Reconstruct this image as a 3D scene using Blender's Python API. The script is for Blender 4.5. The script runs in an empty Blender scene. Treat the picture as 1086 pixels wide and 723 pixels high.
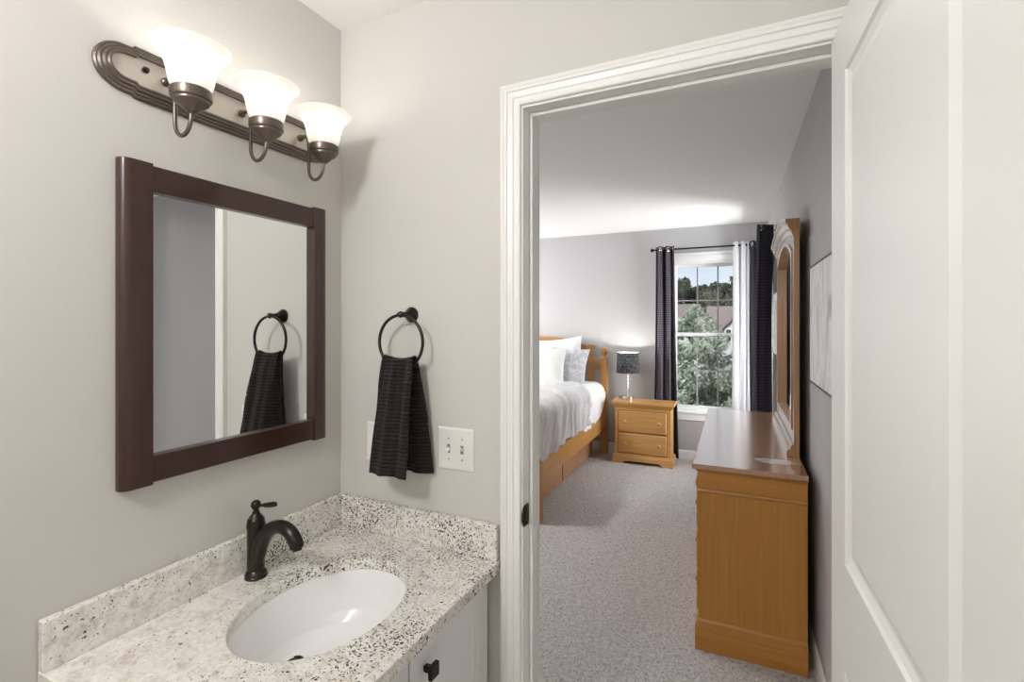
import bpy, bmesh, math, random
from mathutils import Vector, Matrix, noise
R = math.radians
SC = bpy.context.scene
COL = SC.collection

# ------------------------------------------------------------------ camera, sky, sun, exposure
FPX, W, Hh = 517.0, 1086, 723
cam = bpy.data.cameras.new('camera')
cam.sensor_width = 36.0
cam.lens = FPX / W * 36.0
cam.shift_y = -19.5 / W
cam.clip_start = 0.02
cam.clip_end = 500
camo = bpy.data.objects.new('camera', cam)
COL.objects.link(camo)
camo.location = (1.219, -1.224, 1.46)
camo.rotation_euler = (R(90), 0, R(25.536))
SC.camera = camo

SC.view_settings.view_transform = 'Standard'
SC.view_settings.look = 'None'
SC.view_settings.gamma = 1.0
SC.view_settings.use_curve_mapping = False
SC.view_settings.exposure = 0.62
SC.cycles.use_denoising = True
SC.cycles.max_bounces = 10
SC.cycles.diffuse_bounces = 6
SC.cycles.transparent_max_bounces = 12
SC.cycles.sample_clamp_indirect = 6.0

SKY = 0.72
world = bpy.data.worlds.new('sky')
SC.world = world
world.use_nodes = True
wn = world.node_tree
wn.nodes.clear()
w_out = wn.nodes.new('ShaderNodeOutputWorld')
w_bg = wn.nodes.new('ShaderNodeBackground')
w_tc = wn.nodes.new('ShaderNodeTexCoord')
w_sep = wn.nodes.new('ShaderNodeSeparateXYZ')
w_ramp = wn.nodes.new('ShaderNodeValToRGB')
w_ramp.color_ramp.elements[0].position = 0.0
w_ramp.color_ramp.elements[0].color = (0.80, 0.88, 1.0, 1)
w_ramp.color_ramp.elements[1].position = 0.55
w_ramp.color_ramp.elements[1].color = (0.45, 0.60, 0.95, 1)
w_noise = wn.nodes.new('ShaderNodeTexNoise')
w_noise.inputs['Scale'].default_value = 5.0
w_noise.inputs['Detail'].default_value = 5.0
w_map = wn.nodes.new('ShaderNodeMapping')
w_map.inputs['Scale'].default_value = (1, 1, 5)
w_cr = wn.nodes.new('ShaderNodeValToRGB')
w_cr.color_ramp.elements[0].position = 0.42
w_cr.color_ramp.elements[1].position = 0.62
w_mix = wn.nodes.new('ShaderNodeMixRGB')
w_mix.inputs[2].default_value = (0.95, 0.96, 1.0, 1)
wn.links.new(w_tc.outputs['Generated'], w_sep.inputs[0])
wn.links.new(w_sep.outputs['Z'], w_ramp.inputs[0])
wn.links.new(w_tc.outputs['Generated'], w_map.inputs[0])
wn.links.new(w_map.outputs[0], w_noise.inputs['Vector'])
wn.links.new(w_noise.outputs['Fac'], w_cr.inputs[0])
wn.links.new(w_cr.outputs[0], w_mix.inputs[0])
wn.links.new(w_ramp.outputs[0], w_mix.inputs[1])
wn.links.new(w_mix.outputs[0], w_bg.inputs[0])
wn.links.new(w_bg.outputs[0], w_out.inputs[0])
w_bg.inputs[1].default_value = SKY

# the bedroom is not quite square to the bathroom: everything in it is laid out in a frame turned by ROT
ROT = R(1.092)
RM = Matrix.Rotation(ROT, 4, 'Z')
FRAME = ['A']

def placed(o, loc=(0, 0, 0), rz=0.0):
    if FRAME[0] == 'B':
        o.location = RM @ Vector(loc)
        o.rotation_euler = (0, 0, rz + ROT)
    else:
        o.location = loc
        o.rotation_euler = (0, 0, rz)

def light(name, kind, loc, power, color=(1, 1, 1), size=None, size_y=None, rot=(0, 0, 0), angle=None, radius=None, spread=None):
    l = bpy.data.lights.new(name, kind)
    l.energy = power
    l.color = color
    if kind == 'AREA':
        l.shape = 'RECTANGLE' if size_y else 'DISK'
        l.size = size
        if size_y: l.size_y = size_y
        if spread: l.spread = spread
    if kind == 'SUN': l.angle = angle or R(1)
    if radius is not None: l.shadow_soft_size = radius
    o = bpy.data.objects.new(name, l)
    COL.objects.link(o)
    o.location = RM @ Vector(loc) if FRAME[0] == 'B' else Vector(loc)
    o.rotation_euler = rot
    return o

# sun behind the house, on the garden only
light('sun', 'SUN', (0, 0, 20), 2.2, (1.0, 0.96, 0.9), rot=(R(52), 0, R(-20)), angle=R(2))
FRAME[0] = 'B'
# daylight: side window inferred behind its curtain, left window added unseen for light
DAY = (1.0, 0.965, 0.985)
light('daylight_side_window', 'AREA', (2.45, 3.70, 0.80), 165, DAY, 1.5, 2.0, rot=(0, R(90), 0))
light('fill_added_left_window', 'AREA', (-4.30, 1.95, 1.75), 450, DAY, 1.7, 1.5, rot=(R(-90) * -1, 0, R(-50)))  # fill outside the added left window, aimed at the far wall
light('fill_light_bedroom', 'AREA', (-0.95, 1.75, 2.385), 20, (1.0, 0.97, 0.95), 0.26)  # fill from an unseen lamp added to the bedroom ceiling
FRAME[0] = 'A'
light('fill_light_bathroom', 'POINT', (0.45, -1.65, 2.20), 28, (1.0, 0.985, 0.975), radius=0.12)  # all-round fill below the bathroom lamp, which is added and unseen

# ------------------------------------------------------------------ mesh helpers
class MB:
    def __init__(self):
        self.v, self.f, self.m = [], [], []
    def add(self, vs, fs, mi=0):
        n = len(self.v)
        self.v += [tuple(q) for q in vs]
        self.f += [tuple(n + i for i in q) for q in fs]
        self.m += [mi] * len(fs)
        return self
    def box(self, x0, x1, y0, y1, z0, z1, mi=0):
        vs = [(x, y, z) for x in (x0, x1) for y in (y0, y1) for z in (z0, z1)]
        return self.add(vs, [(0, 1, 3, 2), (4, 6, 7, 5), (0, 4, 5, 1), (2, 3, 7, 6), (0, 2, 6, 4), (1, 5, 7, 3)], mi)
    def prism(self, poly, axis, a, b, mi=0):
        """poly: 2D points; axis 'x' -> (y,z), 'y' -> (x,z), 'z' -> (x,y)"""
        def P(p, t):
            return {'x': (t, p[0], p[1]), 'y': (p[0], t, p[1]), 'z': (p[0], p[1], t)}[axis]
        n = len(poly)
        vs = [P(p, a) for p in poly] + [P(p, b) for p in poly]
        fs = [tuple(range(n))[::-1], tuple(range(n, 2 * n))]
        fs += [(i, (i + 1) % n, n + (i + 1) % n, n + i) for i in range(n)]
        return self.add(vs, fs, mi)
    def tube(self, pts, rad, n=14, cap=True, mi=0, closed=False, flat=None):
        pts = [Vector(p) for p in pts]
        k = len(pts)
        rs = rad if isinstance(rad, (list, tuple)) else [rad] * k
        t0 = (pts[1] - pts[0]).normalized()
        up = Vector((0, 0, 1)) if abs(t0.z) < 0.9 else Vector((1, 0, 0))
        u = t0.cross(up).normalized()
        vs = []
        for i, p in enumerate(pts):
            if closed:
                t = (pts[(i + 1) % k] - pts[i - 1]).normalized()
            else:
                t = (pts[min(i + 1, k - 1)] - pts[max(i - 1, 0)]).normalized()
            u = (u - t * u.dot(t)).normalized()
            w = t.cross(u)
            for j in range(n):
                a = 2 * math.pi * j / n
                vs.append(p + (u * math.cos(a) + w * math.sin(a)) * rs[i])
        fs = []
        for i in range(k if closed else k - 1):
            for j in range(n):
                a, b = i * n + j, i * n + (j + 1) % n
                c, d = ((i + 1) % k) * n + (j + 1) % n, ((i + 1) % k) * n + j
                fs.append((a, b, c, d))
        if cap and not closed:
            fs.append(tuple(range(n))[::-1])
            fs.append(tuple((k - 1) * n + j for j in range(n)))
        return self.add(vs, fs, mi)
    def lathe(self, prof, c, axis='z', n=28, mi=0, cap=True):
        c = Vector(c)
        vs = []
        for r, h in prof:
            for j in range(n):
                a = 2 * math.pi * j / n
                ca, sa = r * math.cos(a), r * math.sin(a)
                q = {'z': (ca, sa, h), 'y': (ca, h, -sa), 'x': (h, ca, sa)}[axis]
                vs.append(c + Vector(q))
        fs = []
        for i in range(len(prof) - 1):
            for j in range(n):
                fs.append((i * n + j, i * n + (j + 1) % n, (i + 1) * n + (j + 1) % n, (i + 1) * n + j))
        if cap:
            if prof[0][0] > 1e-5: fs.append(tuple(range(n))[::-1])
            if prof[-1][0] > 1e-5: fs.append(tuple((len(prof) - 1) * n + j for j in range(n)))
        return self.add(vs, fs, mi)
    def grid(self, fn, nu, nv, mi=0, closed_u=False):
        vs = [fn(i / (nu if closed_u else nu - 1), j / (nv - 1)) for j in range(nv) for i in range(nu)]
        fs = []
        for j in range(nv - 1):
            for i in range(nu if closed_u else nu - 1):
                i2 = (i + 1) % nu
                fs.append((j * nu + i, j * nu + i2, (j + 1) * nu + i2, (j + 1) * nu + i))
        return self.add(vs, fs, mi)

def link(name, mb, mat, parent=None, bevel=0, seg=2, smooth=35, subsurf=0, solid=0, loc=None):
    """mesh coordinates of mb are absolute (in the current frame); a part subtracts its thing's base point"""
    base = Vector((0, 0, 0))
    if parent is not None:
        base = Vector(parent.get('_base', (0, 0, 0)))
    elif loc is not None:
        base = Vector(loc)
    me = bpy.data.meshes.new(name)
    me.from_pydata([tuple(Vector(v) - base) for v in mb.v], [], mb.f)
    for m in (mat if isinstance(mat, (list, tuple)) else [mat]):
        me.materials.append(m)
    me.polygons.foreach_set('material_index', mb.m)
    bm = bmesh.new()
    bm.from_mesh(me)
    bmesh.ops.remove_doubles(bm, verts=bm.verts, dist=1e-6)
    bmesh.ops.recalc_face_normals(bm, faces=bm.faces)
    bm.to_mesh(me)
    bm.free()
    o = bpy.data.objects.new(name, me)
    COL.objects.link(o)
    if smooth:
        me.polygons.foreach_set('use_smooth', [True] * len(me.polygons))
        me.set_sharp_from_angle(angle=R(smooth))
    if solid:
        s = o.modifiers.new('solid', 'SOLIDIFY'); s.thickness = solid; s.offset = 0
    if bevel:
        b = o.modifiers.new('bevel', 'BEVEL'); b.width = bevel; b.segments = seg
        b.limit_method = 'ANGLE'; b.angle_limit = R(40); b.harden_normals = True
    if subsurf:
        s = o.modifiers.new('sub', 'SUBSURF'); s.levels = subsurf; s.render_levels = subsurf
    if parent is not None:
        o.parent = parent
        o['_base'] = tuple(base)
    else:
        o['_base'] = tuple(base)
        placed(o, base)
    return o

def thing(name, label, cat, loc=(0, 0, 0), group=None, rz=0.0):
    o = bpy.data.objects.new(name, None)
    o.empty_display_size = 0.1
    COL.objects.link(o)
    o['label'] = label
    o['category'] = cat
    if group: o['group'] = group
    o['_base'] = tuple(loc)
    placed(o, loc, rz)
    return o

def tag(o, label, cat, group=None, kind=None):
    o['label'] = label; o['category'] = cat
    if group: o['group'] = group
    if kind: o['kind'] = kind
    return o

def struct(name, mb, mat, label=None, parent=None, **kw):
    o = link(name, mb, mat, parent, **kw)
    if parent is None:
        o['kind'] = 'structure'
        if label: o['label'] = label
    return o

# ------------------------------------------------------------------ materials
def mat_new(name, color=(0.8, 0.8, 0.8), rough=0.5, metal=0.0, spec=0.5, coat=0.0):
    m = bpy.data.materials.new(name)
    m.use_nodes = True
    b = m.node_tree.nodes['Principled BSDF']
    b.inputs['Base Color'].default_value = (*color, 1)
    b.inputs['Roughness'].default_value = rough
    b.inputs['Metallic'].default_value = metal
    b.inputs['Specular IOR Level'].default_value = spec
    b.inputs['Coat Weight'].default_value = coat
    return m

class NT:
    def __init__(s, m):
        s.m = m; s.t = m.node_tree; s.b = s.t.nodes['Principled BSDF']
        s.tc = s.t.nodes.new('ShaderNodeTexCoord')
    def node(s, kind, **kw):
        n = s.t.nodes.new(kind)
        for k, v in kw.items():
            if hasattr(n, k) and not k[0].isupper(): setattr(n, k, v)
            else: n.inputs[k.replace('_', ' ')].default_value = v
        return n
    def l(s, a, b): s.t.links.new(a, b)
    def mapping(s, scale=(1, 1, 1), rot=(0, 0, 0), loc=(0, 0, 0)):
        n = s.t.nodes.new('ShaderNodeMapping')
        n.inputs['Scale'].default_value = scale; n.inputs['Rotation'].default_value = rot
        n.inputs['Location'].default_value = loc
        s.l(s.tc.outputs['Object'], n.inputs[0]); return n
    def noise(s, scale, detail=3, rough=0.5, vec=None, dist=0.0):
        n = s.node('ShaderNodeTexNoise')
        n.inputs['Scale'].default_value = scale; n.inputs['Detail'].default_value = detail
        n.inputs['Roughness'].default_value = rough; n.inputs['Distortion'].default_value = dist
        s.l(vec or s.tc.outputs['Object'], n.inputs['Vector']); return n.outputs['Fac']
    def vor(s, scale, vec=None, feature='F1', rnd=1.0):
        n = s.node('ShaderNodeTexVoronoi'); n.feature = feature
        n.inputs['Scale'].default_value = scale; n.inputs['Randomness'].default_value = rnd
        s.l(vec or s.tc.outputs['Object'], n.inputs['Vector']); return n
    def ramp(s, src, stops):
        n = s.node('ShaderNodeValToRGB')
        e = n.color_ramp.elements
        while len(e) < len(stops): e.new(0.5)
        for i, (p, c) in enumerate(stops):
            e[i].position = p
            e[i].color = (*c, 1) if isinstance(c, (tuple, list)) else (c, c, c, 1)
        s.l(src, n.inputs[0]); return n.outputs[0]
    def mix(s, fac, a, b, mode='MIX'):
        n = s.node('ShaderNodeMixRGB'); n.blend_type = mode
        for i, q in ((0, fac), (1, a), (2, b)):
            if isinstance(q, (int, float)): n.inputs[i].default_value = q if i == 0 else (q, q, q, 1)
            elif isinstance(q, tuple): n.inputs[i].default_value = (*q, 1)
            else: s.l(q, n.inputs[i])
        return n.outputs[0]
    def math(s, op, a, b=None):
        n = s.node('ShaderNodeMath'); n.operation = op
        for i, q in ((0, a), (1, b)):
            if q is None: continue
            if isinstance(q, (int, float)): n.inputs[i].default_value = q
            else: s.l(q, n.inputs[i])
        return n.outputs[0]
    def bump(s, src, strength=0.3, dist=0.01):
        n = s.node('ShaderNodeBump')
        n.inputs['Strength'].default_value = strength; n.inputs['Distance'].default_value = dist
        s.l(src, n.inputs['Height']); s.l(n.outputs[0], s.b.inputs['Normal']); return n
    def color(s, src): s.l(src, s.b.inputs['Base Color'])

def paint(name, color, rough=0.55, bump=0.08, scale=220):
    m = mat_new(name, color, rough); n = NT(m)
    n.bump(n.noise(scale, 2), bump, 0.002)
    return m

WALL = paint('bathroom_wall_paint', (0.60, 0.585, 0.555), 0.6, 0.12, 160)
CEIL = paint('ceiling_paint', (0.86, 0.85, 0.83), 0.8)
BWALL = paint('bedroom_wall_paint', (0.45, 0.445, 0.452), 0.62, 0.12, 160)
BCEIL = paint('bedroom_ceiling_paint', (0.88, 0.88, 0.87), 0.85)
TRIM = mat_new('white_trim_paint', (0.82, 0.82, 0.81), 0.32)
DOORP = mat_new('door_paint', (0.76, 0.76, 0.745), 0.38)
CABP = mat_new('cabinet_paint', (0.78, 0.785, 0.79), 0.35)

def wood(name, c1, c2, axis='x', rough=0.4, scale=1.0, coat=0.0, rings=1.0, bump=0.06):
    m = mat_new(name, c1, rough, coat=coat); n = NT(m)
    sc = {'x': (1.2, 14, 14), 'y': (14, 1.2, 14), 'z': (14, 14, 1.2)}[axis]
    mp = n.mapping(tuple(q * scale for q in sc))
    a = n.noise(1.0, 5, 0.6, mp.outputs[0], dist=0.6 * rings)
    sc2 = {'x': (3, 120, 120), 'y': (120, 3, 120), 'z': (120, 120, 3)}[axis]
    mp2 = n.mapping(tuple(q * scale for q in sc2))
    b = n.noise(1.0, 2, 0.5, mp2.outputs[0])
    base = n.ramp(a, [(0.28, c2), (0.72, c1)])
    n.color(n.mix(0.35, base, n.ramp(b, [(0.3, tuple(q * 0.72 for q in c2)), (0.7, tuple(min(1, q * 1.12) for q in c1))])))
    if bump: n.bump(b, bump, 0.001)
    return m

PINE_X = wood('honey_wood_across', (0.48, 0.26, 0.09), (0.38, 0.19, 0.055), 'x', 0.36)
PINE_Y = wood('honey_wood_along', (0.56, 0.30, 0.095), (0.44, 0.215, 0.055), 'y', 0.36)
PINE_Z = wood('honey_wood_upright', (0.53, 0.275, 0.085), (0.42, 0.20, 0.05), 'z', 0.36)
DRS_Z = wood('dresser_wood_upright', (0.49, 0.225, 0.045), (0.42, 0.18, 0.032), 'z', 0.34, 0.8)
DRS_X = wood('dresser_wood_across', (0.49, 0.225, 0.045), (0.42, 0.18, 0.032), 'x', 0.34, 0.8)
DRS_Y = wood('dresser_wood_along', (0.49, 0.225, 0.045), (0.42, 0.18, 0.032), 'y', 0.34, 0.8)
MIRWOOD = wood('light_mirror_wood', (0.42, 0.23, 0.10), (0.34, 0.175, 0.07), 'z', 0.18, coat=1.0, bump=0)
NIGHT_X = wood('nightstand_wood', (0.66, 0.38, 0.135), (0.54, 0.28, 0.08), 'x', 0.38)
CHERRY_Z = wood('dark_cherry_upright', (0.045, 0.014, 0.009), (0.024, 0.008, 0.006), 'z', 0.3, coat=0.3)
CHERRY_Y = wood('dark_cherry_across', (0.045, 0.014, 0.009), (0.024, 0.008, 0.006), 'y', 0.3, coat=0.3)

MIRWOOD.node_tree.nodes['Principled BSDF'].inputs['Coat Roughness'].default_value = 0.25

def dresser_top_mat():
    m = wood('dresser_top_wood', (0.46, 0.25, 0.14), (0.35, 0.18, 0.095), 'y', 0.2, 0.8, coat=1.0, bump=0); n = NT(m)
    n.b.inputs['Coat IOR'].default_value = 2.3
    n.b.inputs['Coat Roughness'].default_value = 0.16
    old = n.b.inputs['Base Color'].links[0].from_socket
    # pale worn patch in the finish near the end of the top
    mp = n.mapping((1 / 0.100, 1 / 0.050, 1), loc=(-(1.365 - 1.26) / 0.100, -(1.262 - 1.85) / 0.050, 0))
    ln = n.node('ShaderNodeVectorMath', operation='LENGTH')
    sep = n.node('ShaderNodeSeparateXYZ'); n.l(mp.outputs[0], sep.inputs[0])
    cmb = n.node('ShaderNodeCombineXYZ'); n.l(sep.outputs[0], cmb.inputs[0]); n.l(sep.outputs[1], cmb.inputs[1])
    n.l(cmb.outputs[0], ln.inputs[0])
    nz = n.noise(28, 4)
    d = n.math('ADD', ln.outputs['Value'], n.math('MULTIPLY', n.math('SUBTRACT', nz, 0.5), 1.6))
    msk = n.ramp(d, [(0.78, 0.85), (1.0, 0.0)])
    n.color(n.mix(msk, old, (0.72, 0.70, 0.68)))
    return m
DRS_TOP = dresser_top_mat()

def granite():
    m = mat_new('speckled_granite', rough=0.22, coat=0.3); n = NT(m)
    big = n.noise(6.0, 3, 0.6)
    mid = n.noise(30.0, 4, 0.65, dist=0.5)
    base = n.ramp(mid, [(0.30, (0.50, 0.45, 0.38)), (0.47, (0.75, 0.72, 0.66)), (0.64, (0.88, 0.87, 0.83))])
    g2 = n.noise(110.0, 3, 0.7)
    base = n.mix(0.30, base, n.ramp(g2, [(0.36, (0.42, 0.40, 0.36)), (0.52, (0.78, 0.76, 0.72)), (0.7, (0.92, 0.91, 0.88))]))
    # dark specks: sparse at the far left, thick towards the doorway end
    sep = n.node('ShaderNodeSeparateXYZ'); n.l(n.tc.outputs['Object'], sep.inputs[0])
    grad = n.node('ShaderNodeMapRange')
    n.l(sep.outputs[1], grad.inputs[0])
    grad.inputs[1].default_value = -0.30; grad.inputs[2].default_value = 0.30
    grad.inputs[3].default_value = -0.045; grad.inputs[4].default_value = 0.052
    s1 = n.noise(165.0, 2, 0.55, dist=0.5)
    th = n.math('ADD', s1, n.math('ADD', grad.outputs[0], n.math('MULTIPLY', n.math('SUBTRACT', big, 0.5), 0.40)))
    fleck = n.ramp(th, [(0.626, 0.0), (0.638, 1.0)])
    s2 = n.noise(75.0, 1, 0.5, dist=0.4)
    cl = n.ramp(n.math('ADD', s2, n.math('MULTIPLY', n.math('SUBTRACT', big, 0.5), 0.22)), [(0.725, 0.0), (0.745, 1.0)])
    k = n.math('MAXIMUM', fleck, cl)
    dark = n.mix(n.noise(90, 1), (0.02, 0.019, 0.018), (0.13, 0.11, 0.09))
    n.color(n.mix(k, base, dark))
    return m
GRANITE = granite()
PORC = mat_new('white_porcelain', (0.86, 0.86, 0.86), 0.08, coat=0.5)
BRONZE = mat_new('oil_rubbed_bronze', (0.035, 0.028, 0.024), 0.28, metal=0.75)
BRONZE2 = mat_new('brushed_bronze', (0.16, 0.135, 0.115), 0.33, metal=0.8)
PANEL_LIT = mat_new('lamp_lit_panel_metal', (0.42, 0.39, 0.36), 0.42, metal=0.75)  # bronze panel coloured paler to stand in for reflected lamp light
BLACKM = mat_new('black_metal', (0.012, 0.012, 0.012), 0.35, metal=0.4)
CHROME = mat_new('chrome', (0.75, 0.75, 0.76), 0.12, metal=1.0)
MIRROR = mat_new('mirror_glass', (0.90, 0.92, 0.92), 0.0, metal=1.0)
PLASTIC = mat_new('white_switch_plastic', (0.80, 0.79, 0.76), 0.3)
DARKSLOT = mat_new('grey_slot', (0.25, 0.24, 0.22), 0.6)
SCREWM = mat_new('painted_screw', (0.45, 0.44, 0.42), 0.4, metal=0.3)

def thin_glass(name, tint=(1, 1, 1), refl=0.08):
    m = bpy.data.materials.new(name); m.use_nodes = True; t = m.node_tree; t.nodes.clear()
    o = t.nodes.new('ShaderNodeOutputMaterial'); mx = t.nodes.new('ShaderNodeMixShader')
    tr = t.nodes.new('ShaderNodeBsdfTransparent'); tr.inputs[0].default_value = (*tint, 1)
    gl = t.nodes.new('ShaderNodeBsdfGlossy'); gl.inputs['Roughness'].default_value = 0.02
    mx.inputs[0].default_value = refl
    t.links.new(tr.outputs[0], mx.inputs[1]); t.links.new(gl.outputs[0], mx.inputs[2]); t.links.new(mx.outputs[0], o.inputs[0])
    return m
GRILLE_SHADED = mat_new('backlit_shaded_grille', (0.30, 0.29, 0.31), 0.5)  # the muntins' backlit shade is put into this grey
GLASS = thin_glass('window_glass', (0.96, 0.98, 0.97), 0.05)

def frosted(name, e=0.0):
    m = bpy.data.materials.new(name); m.use_nodes = True; t = m.node_tree; t.nodes.clear()
    o = t.nodes.new('ShaderNodeOutputMaterial'); mx = t.nodes.new('ShaderNodeMixShader')
    tr = t.nodes.new('ShaderNodeBsdfTranslucent'); tr.inputs[0].default_value = (0.62, 0.60, 0.57, 1)
    df = t.nodes.new('ShaderNodeBsdfPrincipled'); df.inputs['Base Color'].default_value = (0.92, 0.91, 0.88, 1)
    df.inputs['Roughness'].default_value = 0.25
    mx.inputs[0].default_value = 0.5
    t.links.new(tr.outputs[0], mx.inputs[1]); t.links.new(df.outputs[0], mx.inputs[2])
    em = t.nodes.new('ShaderNodeEmission'); em.inputs[0].default_value = (1.0, 0.96, 0.9, 1); em.inputs[1].default_value = e
    ad = t.nodes.new('ShaderNodeAddShader'); t.links.new(mx.outputs[0], ad.inputs[0]); t.links.new(em.outputs[0], ad.inputs[1])
    t.links.new(ad.outputs[0], o.inputs[0])
    return m
FROST = frosted('frosted_alabaster_glass', 0.05)

def emis(name, color, s):
    m = bpy.data.materials.new(name); m.use_nodes = True; t = m.node_tree; t.nodes.clear()
    o = t.nodes.new('ShaderNodeOutputMaterial'); e = t.nodes.new('ShaderNodeEmission')
    e.inputs[0].default_value = (*color, 1); e.inputs[1].default_value = s
    t.links.new(e.outputs[0], o.inputs[0]); return m
BULB = emis('lit_bulb', (1.0, 0.93, 0.82), 1.5)
DIFFUSER = emis('added_lamp_diffuser', (1.0, 0.95, 0.9), 2.0)  # glow of the added ceiling lamps

def towel_mat():
    m = mat_new('charcoal_ribbed_terry', (0.040, 0.035, 0.033), 0.95, spec=0.1); n = NT(m)
    sep = n.node('ShaderNodeSeparateXYZ'); n.l(n.tc.outputs['Object'], sep.inputs[0])
    wob = n.math('MULTIPLY', n.math('SUBTRACT', n.noise(18, 3), 0.5), 0.012)
    rib = n.math('SINE', n.math('MULTIPLY', n.math('ADD', sep.outputs[2], wob), 2 * math.pi / 0.0105))
    fz = n.noise(900, 2)
    n.bump(n.math('ADD', n.math('MULTIPLY', rib, 0.7), fz), 0.9, 0.004)
    n.color(n.mix(n.math('MULTIPLY', n.math('ADD', rib, 1.0), 0.5), (0.010, 0.0085, 0.008), (0.030, 0.026, 0.024)))
    n.b.inputs['Sheen Weight'].default_value = 0.08
    return m
TOWEL = towel_mat()

def carpet_mat():
    m = mat_new('beige_cut_pile_carpet', rough=1.0, spec=0.05); n = NT(m)
    a = n.noise(75, 3, 0.7, dist=1.0); b = n.noise(200, 2, 0.6); c = n.noise(3.0, 3)
    k = n.math('ADD', n.math('MULTIPLY', a, 0.65), n.math('MULTIPLY', b, 0.35))
    col = n.ramp(k, [(0.37, (0.33, 0.30, 0.29)), (0.45, (0.66, 0.62, 0.605)), (0.53, (0.86, 0.83, 0.815)), (0.62, (0.95, 0.935, 0.925))])
    n.color(n.mix(0.12, col, n.ramp(c, [(0.3, (0.6, 0.56, 0.54)), (0.7, (0.85, 0.82, 0.80))])))
    n.bump(k, 1.0, 0.03)
    return m
CARPET = carpet_mat()

def tile_mat():
    m = mat_new('beige_floor_tile', rough=0.35); n = NT(m)
    br = n.node('ShaderNodeTexBrick'); br.offset = 0.0
    n.l(n.tc.outputs['Object'], br.inputs['Vector'])
    br.inputs['Scale'].default_value = 1.0; br.inputs['Brick Width'].default_value = 0.3; br.inputs['Row Height'].default_value = 0.3
    br.inputs['Mortar Size'].default_value = 0.003
    br.inputs['Color1'].default_value = (0.5, 0.45, 0.38, 1); br.inputs['Color2'].default_value = (0.46, 0.42, 0.36, 1)
    br.inputs['Mortar'].default_value = (0.3, 0.28, 0.25, 1)
    n.color(br.outputs[0]); return m
TILE = tile_mat()

def curtain_mat(name, base, dot, axis, freq=0.022):
    m = mat_new(name, base, 0.75, spec=0.3); n = NT(m)
    sep = n.node('ShaderNodeSeparateXYZ'); n.l(n.tc.outputs['Object'], sep.inputs[0])
    z = n.math('SINE', n.math('MULTIPLY', sep.outputs[2], 2 * math.pi / freq))
    h = n.math('SINE', n.math('MULTIPLY', sep.outputs[axis], 2 * math.pi / (freq * 0.8)))
    k = n.math('MULTIPLY', n.math('GREATER_THAN', z, 0.1), n.math('GREATER_THAN', h, -0.1))
    n.color(n.mix(k, base, dot))
    n.bump(n.noise(500, 2), 0.15, 0.001)
    return m
CURT = curtain_mat('dark_plum_check_weave', (0.050, 0.043, 0.058), (0.17, 0.155, 0.185), 0)
CURT_S = curtain_mat('dark_plum_weave', (0.022, 0.019, 0.027), (0.045, 0.041, 0.053), 1, 0.026)

def sheer_mat():
    m = bpy.data.materials.new('white_curtain_cloth'); m.use_nodes = True; t = m.node_tree; t.nodes.clear()
    o = t.nodes.new('ShaderNodeOutputMaterial'); mx = t.nodes.new('ShaderNodeMixShader')
    tr = t.nodes.new('ShaderNodeBsdfTranslucent'); tr.inputs[0].default_value = (0.9, 0.9, 0.92, 1)
    df = t.nodes.new('ShaderNodeBsdfDiffuse'); df.inputs[0].default_value = (0.86, 0.86, 0.87, 1)
    mx.inputs[0].default_value = 0.6
    t.links.new(tr.outputs[0], mx.inputs[1]); t.links.new(df.outputs[0], mx.inputs[2]); t.links.new(mx.outputs[0], o.inputs[0])
    return m
SHEER = sheer_mat()

def cloth(name, c1, c2=None, scale=30, rough=0.9, bump=0.2, w=(0.45, 0.6)):
    m = mat_new(name, c1, rough, spec=0.15); n = NT(m)
    k = n.noise(scale, 5, 0.6, dist=0.8)
    if c2: n.color(n.ramp(k, [(w[0], c1), (w[1], c2)]))
    n.bump(n.noise(scale * 1.5, 4), bump, 0.004)
    n.b.inputs['Sheen Weight'].default_value = 0.1
    return m
SHEET = cloth('white_cotton', (0.84, 0.84, 0.86), None, 14, bump=0.12)
PILLOWW = cloth('white_pillow_cotton', (0.82, 0.82, 0.83), None, 22, bump=0.3)
CUSHION = cloth('ivory_cushion_cotton', (0.80, 0.80, 0.78), (0.70, 0.70, 0.67), 20, bump=0.35, w=(0.55, 0.75))
PILLOWG = cloth('grey_damask_cotton', (0.52, 0.54, 0.58), (0.66, 0.68, 0.72), 26, bump=0.2, w=(0.48, 0.54))
DUVET = cloth('pale_grey_duvet_cotton', (0.60, 0.60, 0.61), (0.66, 0.66, 0.67), 8, bump=0.3)
SHADE = cloth('black_pattern_shade_cloth', (0.018, 0.019, 0.021), (0.20, 0.21, 0.22), 110, bump=0.1, w=(0.45, 0.65))
SHADE_IN = mat_new('shade_lining', (0.85, 0.84, 0.82), 0.8)

# ------------------------------------------------------------------ the setting: bathroom
BC = 2.435
JL, JR, DH, T = 0.668, 1.417, 2.052, 0.12      # door jamb faces, head height, wall thickness
XR, YB = 1.62, -2.5
struct('wall_left', MB().box(-0.12, 0, YB, 0.12, 0, BC + 0.1), WALL)
wb = MB()
wb.box(0, JL - 0.018, 0, T, 0, BC + 0.12).box(JR + 0.018, XR + 0.1, 0, T, 0, BC + 0.12).box(JL - 0.018, JR + 0.018, 0, T, DH + 0.018, BC + 0.12)
struct('wall_back', wb, [WALL])
struct('wall_right', MB().box(XR, XR + 0.1, YB, 0, 0, BC + 0.1), WALL)
struct('wall_front', MB().box(-0.12, XR + 0.1, YB - 0.1, YB, 0, BC + 0.1), WALL)
struct('ceiling', MB().box(-0.12, XR + 0.1, YB - 0.1, 0, BC, BC + 0.1), CEIL)
struct('floor', MB().box(-0.12, XR + 0.1, YB - 0.1, 0.05, -0.1, 0), TILE)
bb = MB()
BBP = [(0, 0), (0.012, 0), (0.012, 0.075), (0.008, 0.088), (0.003, 0.095), (0, 0.098)]
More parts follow.
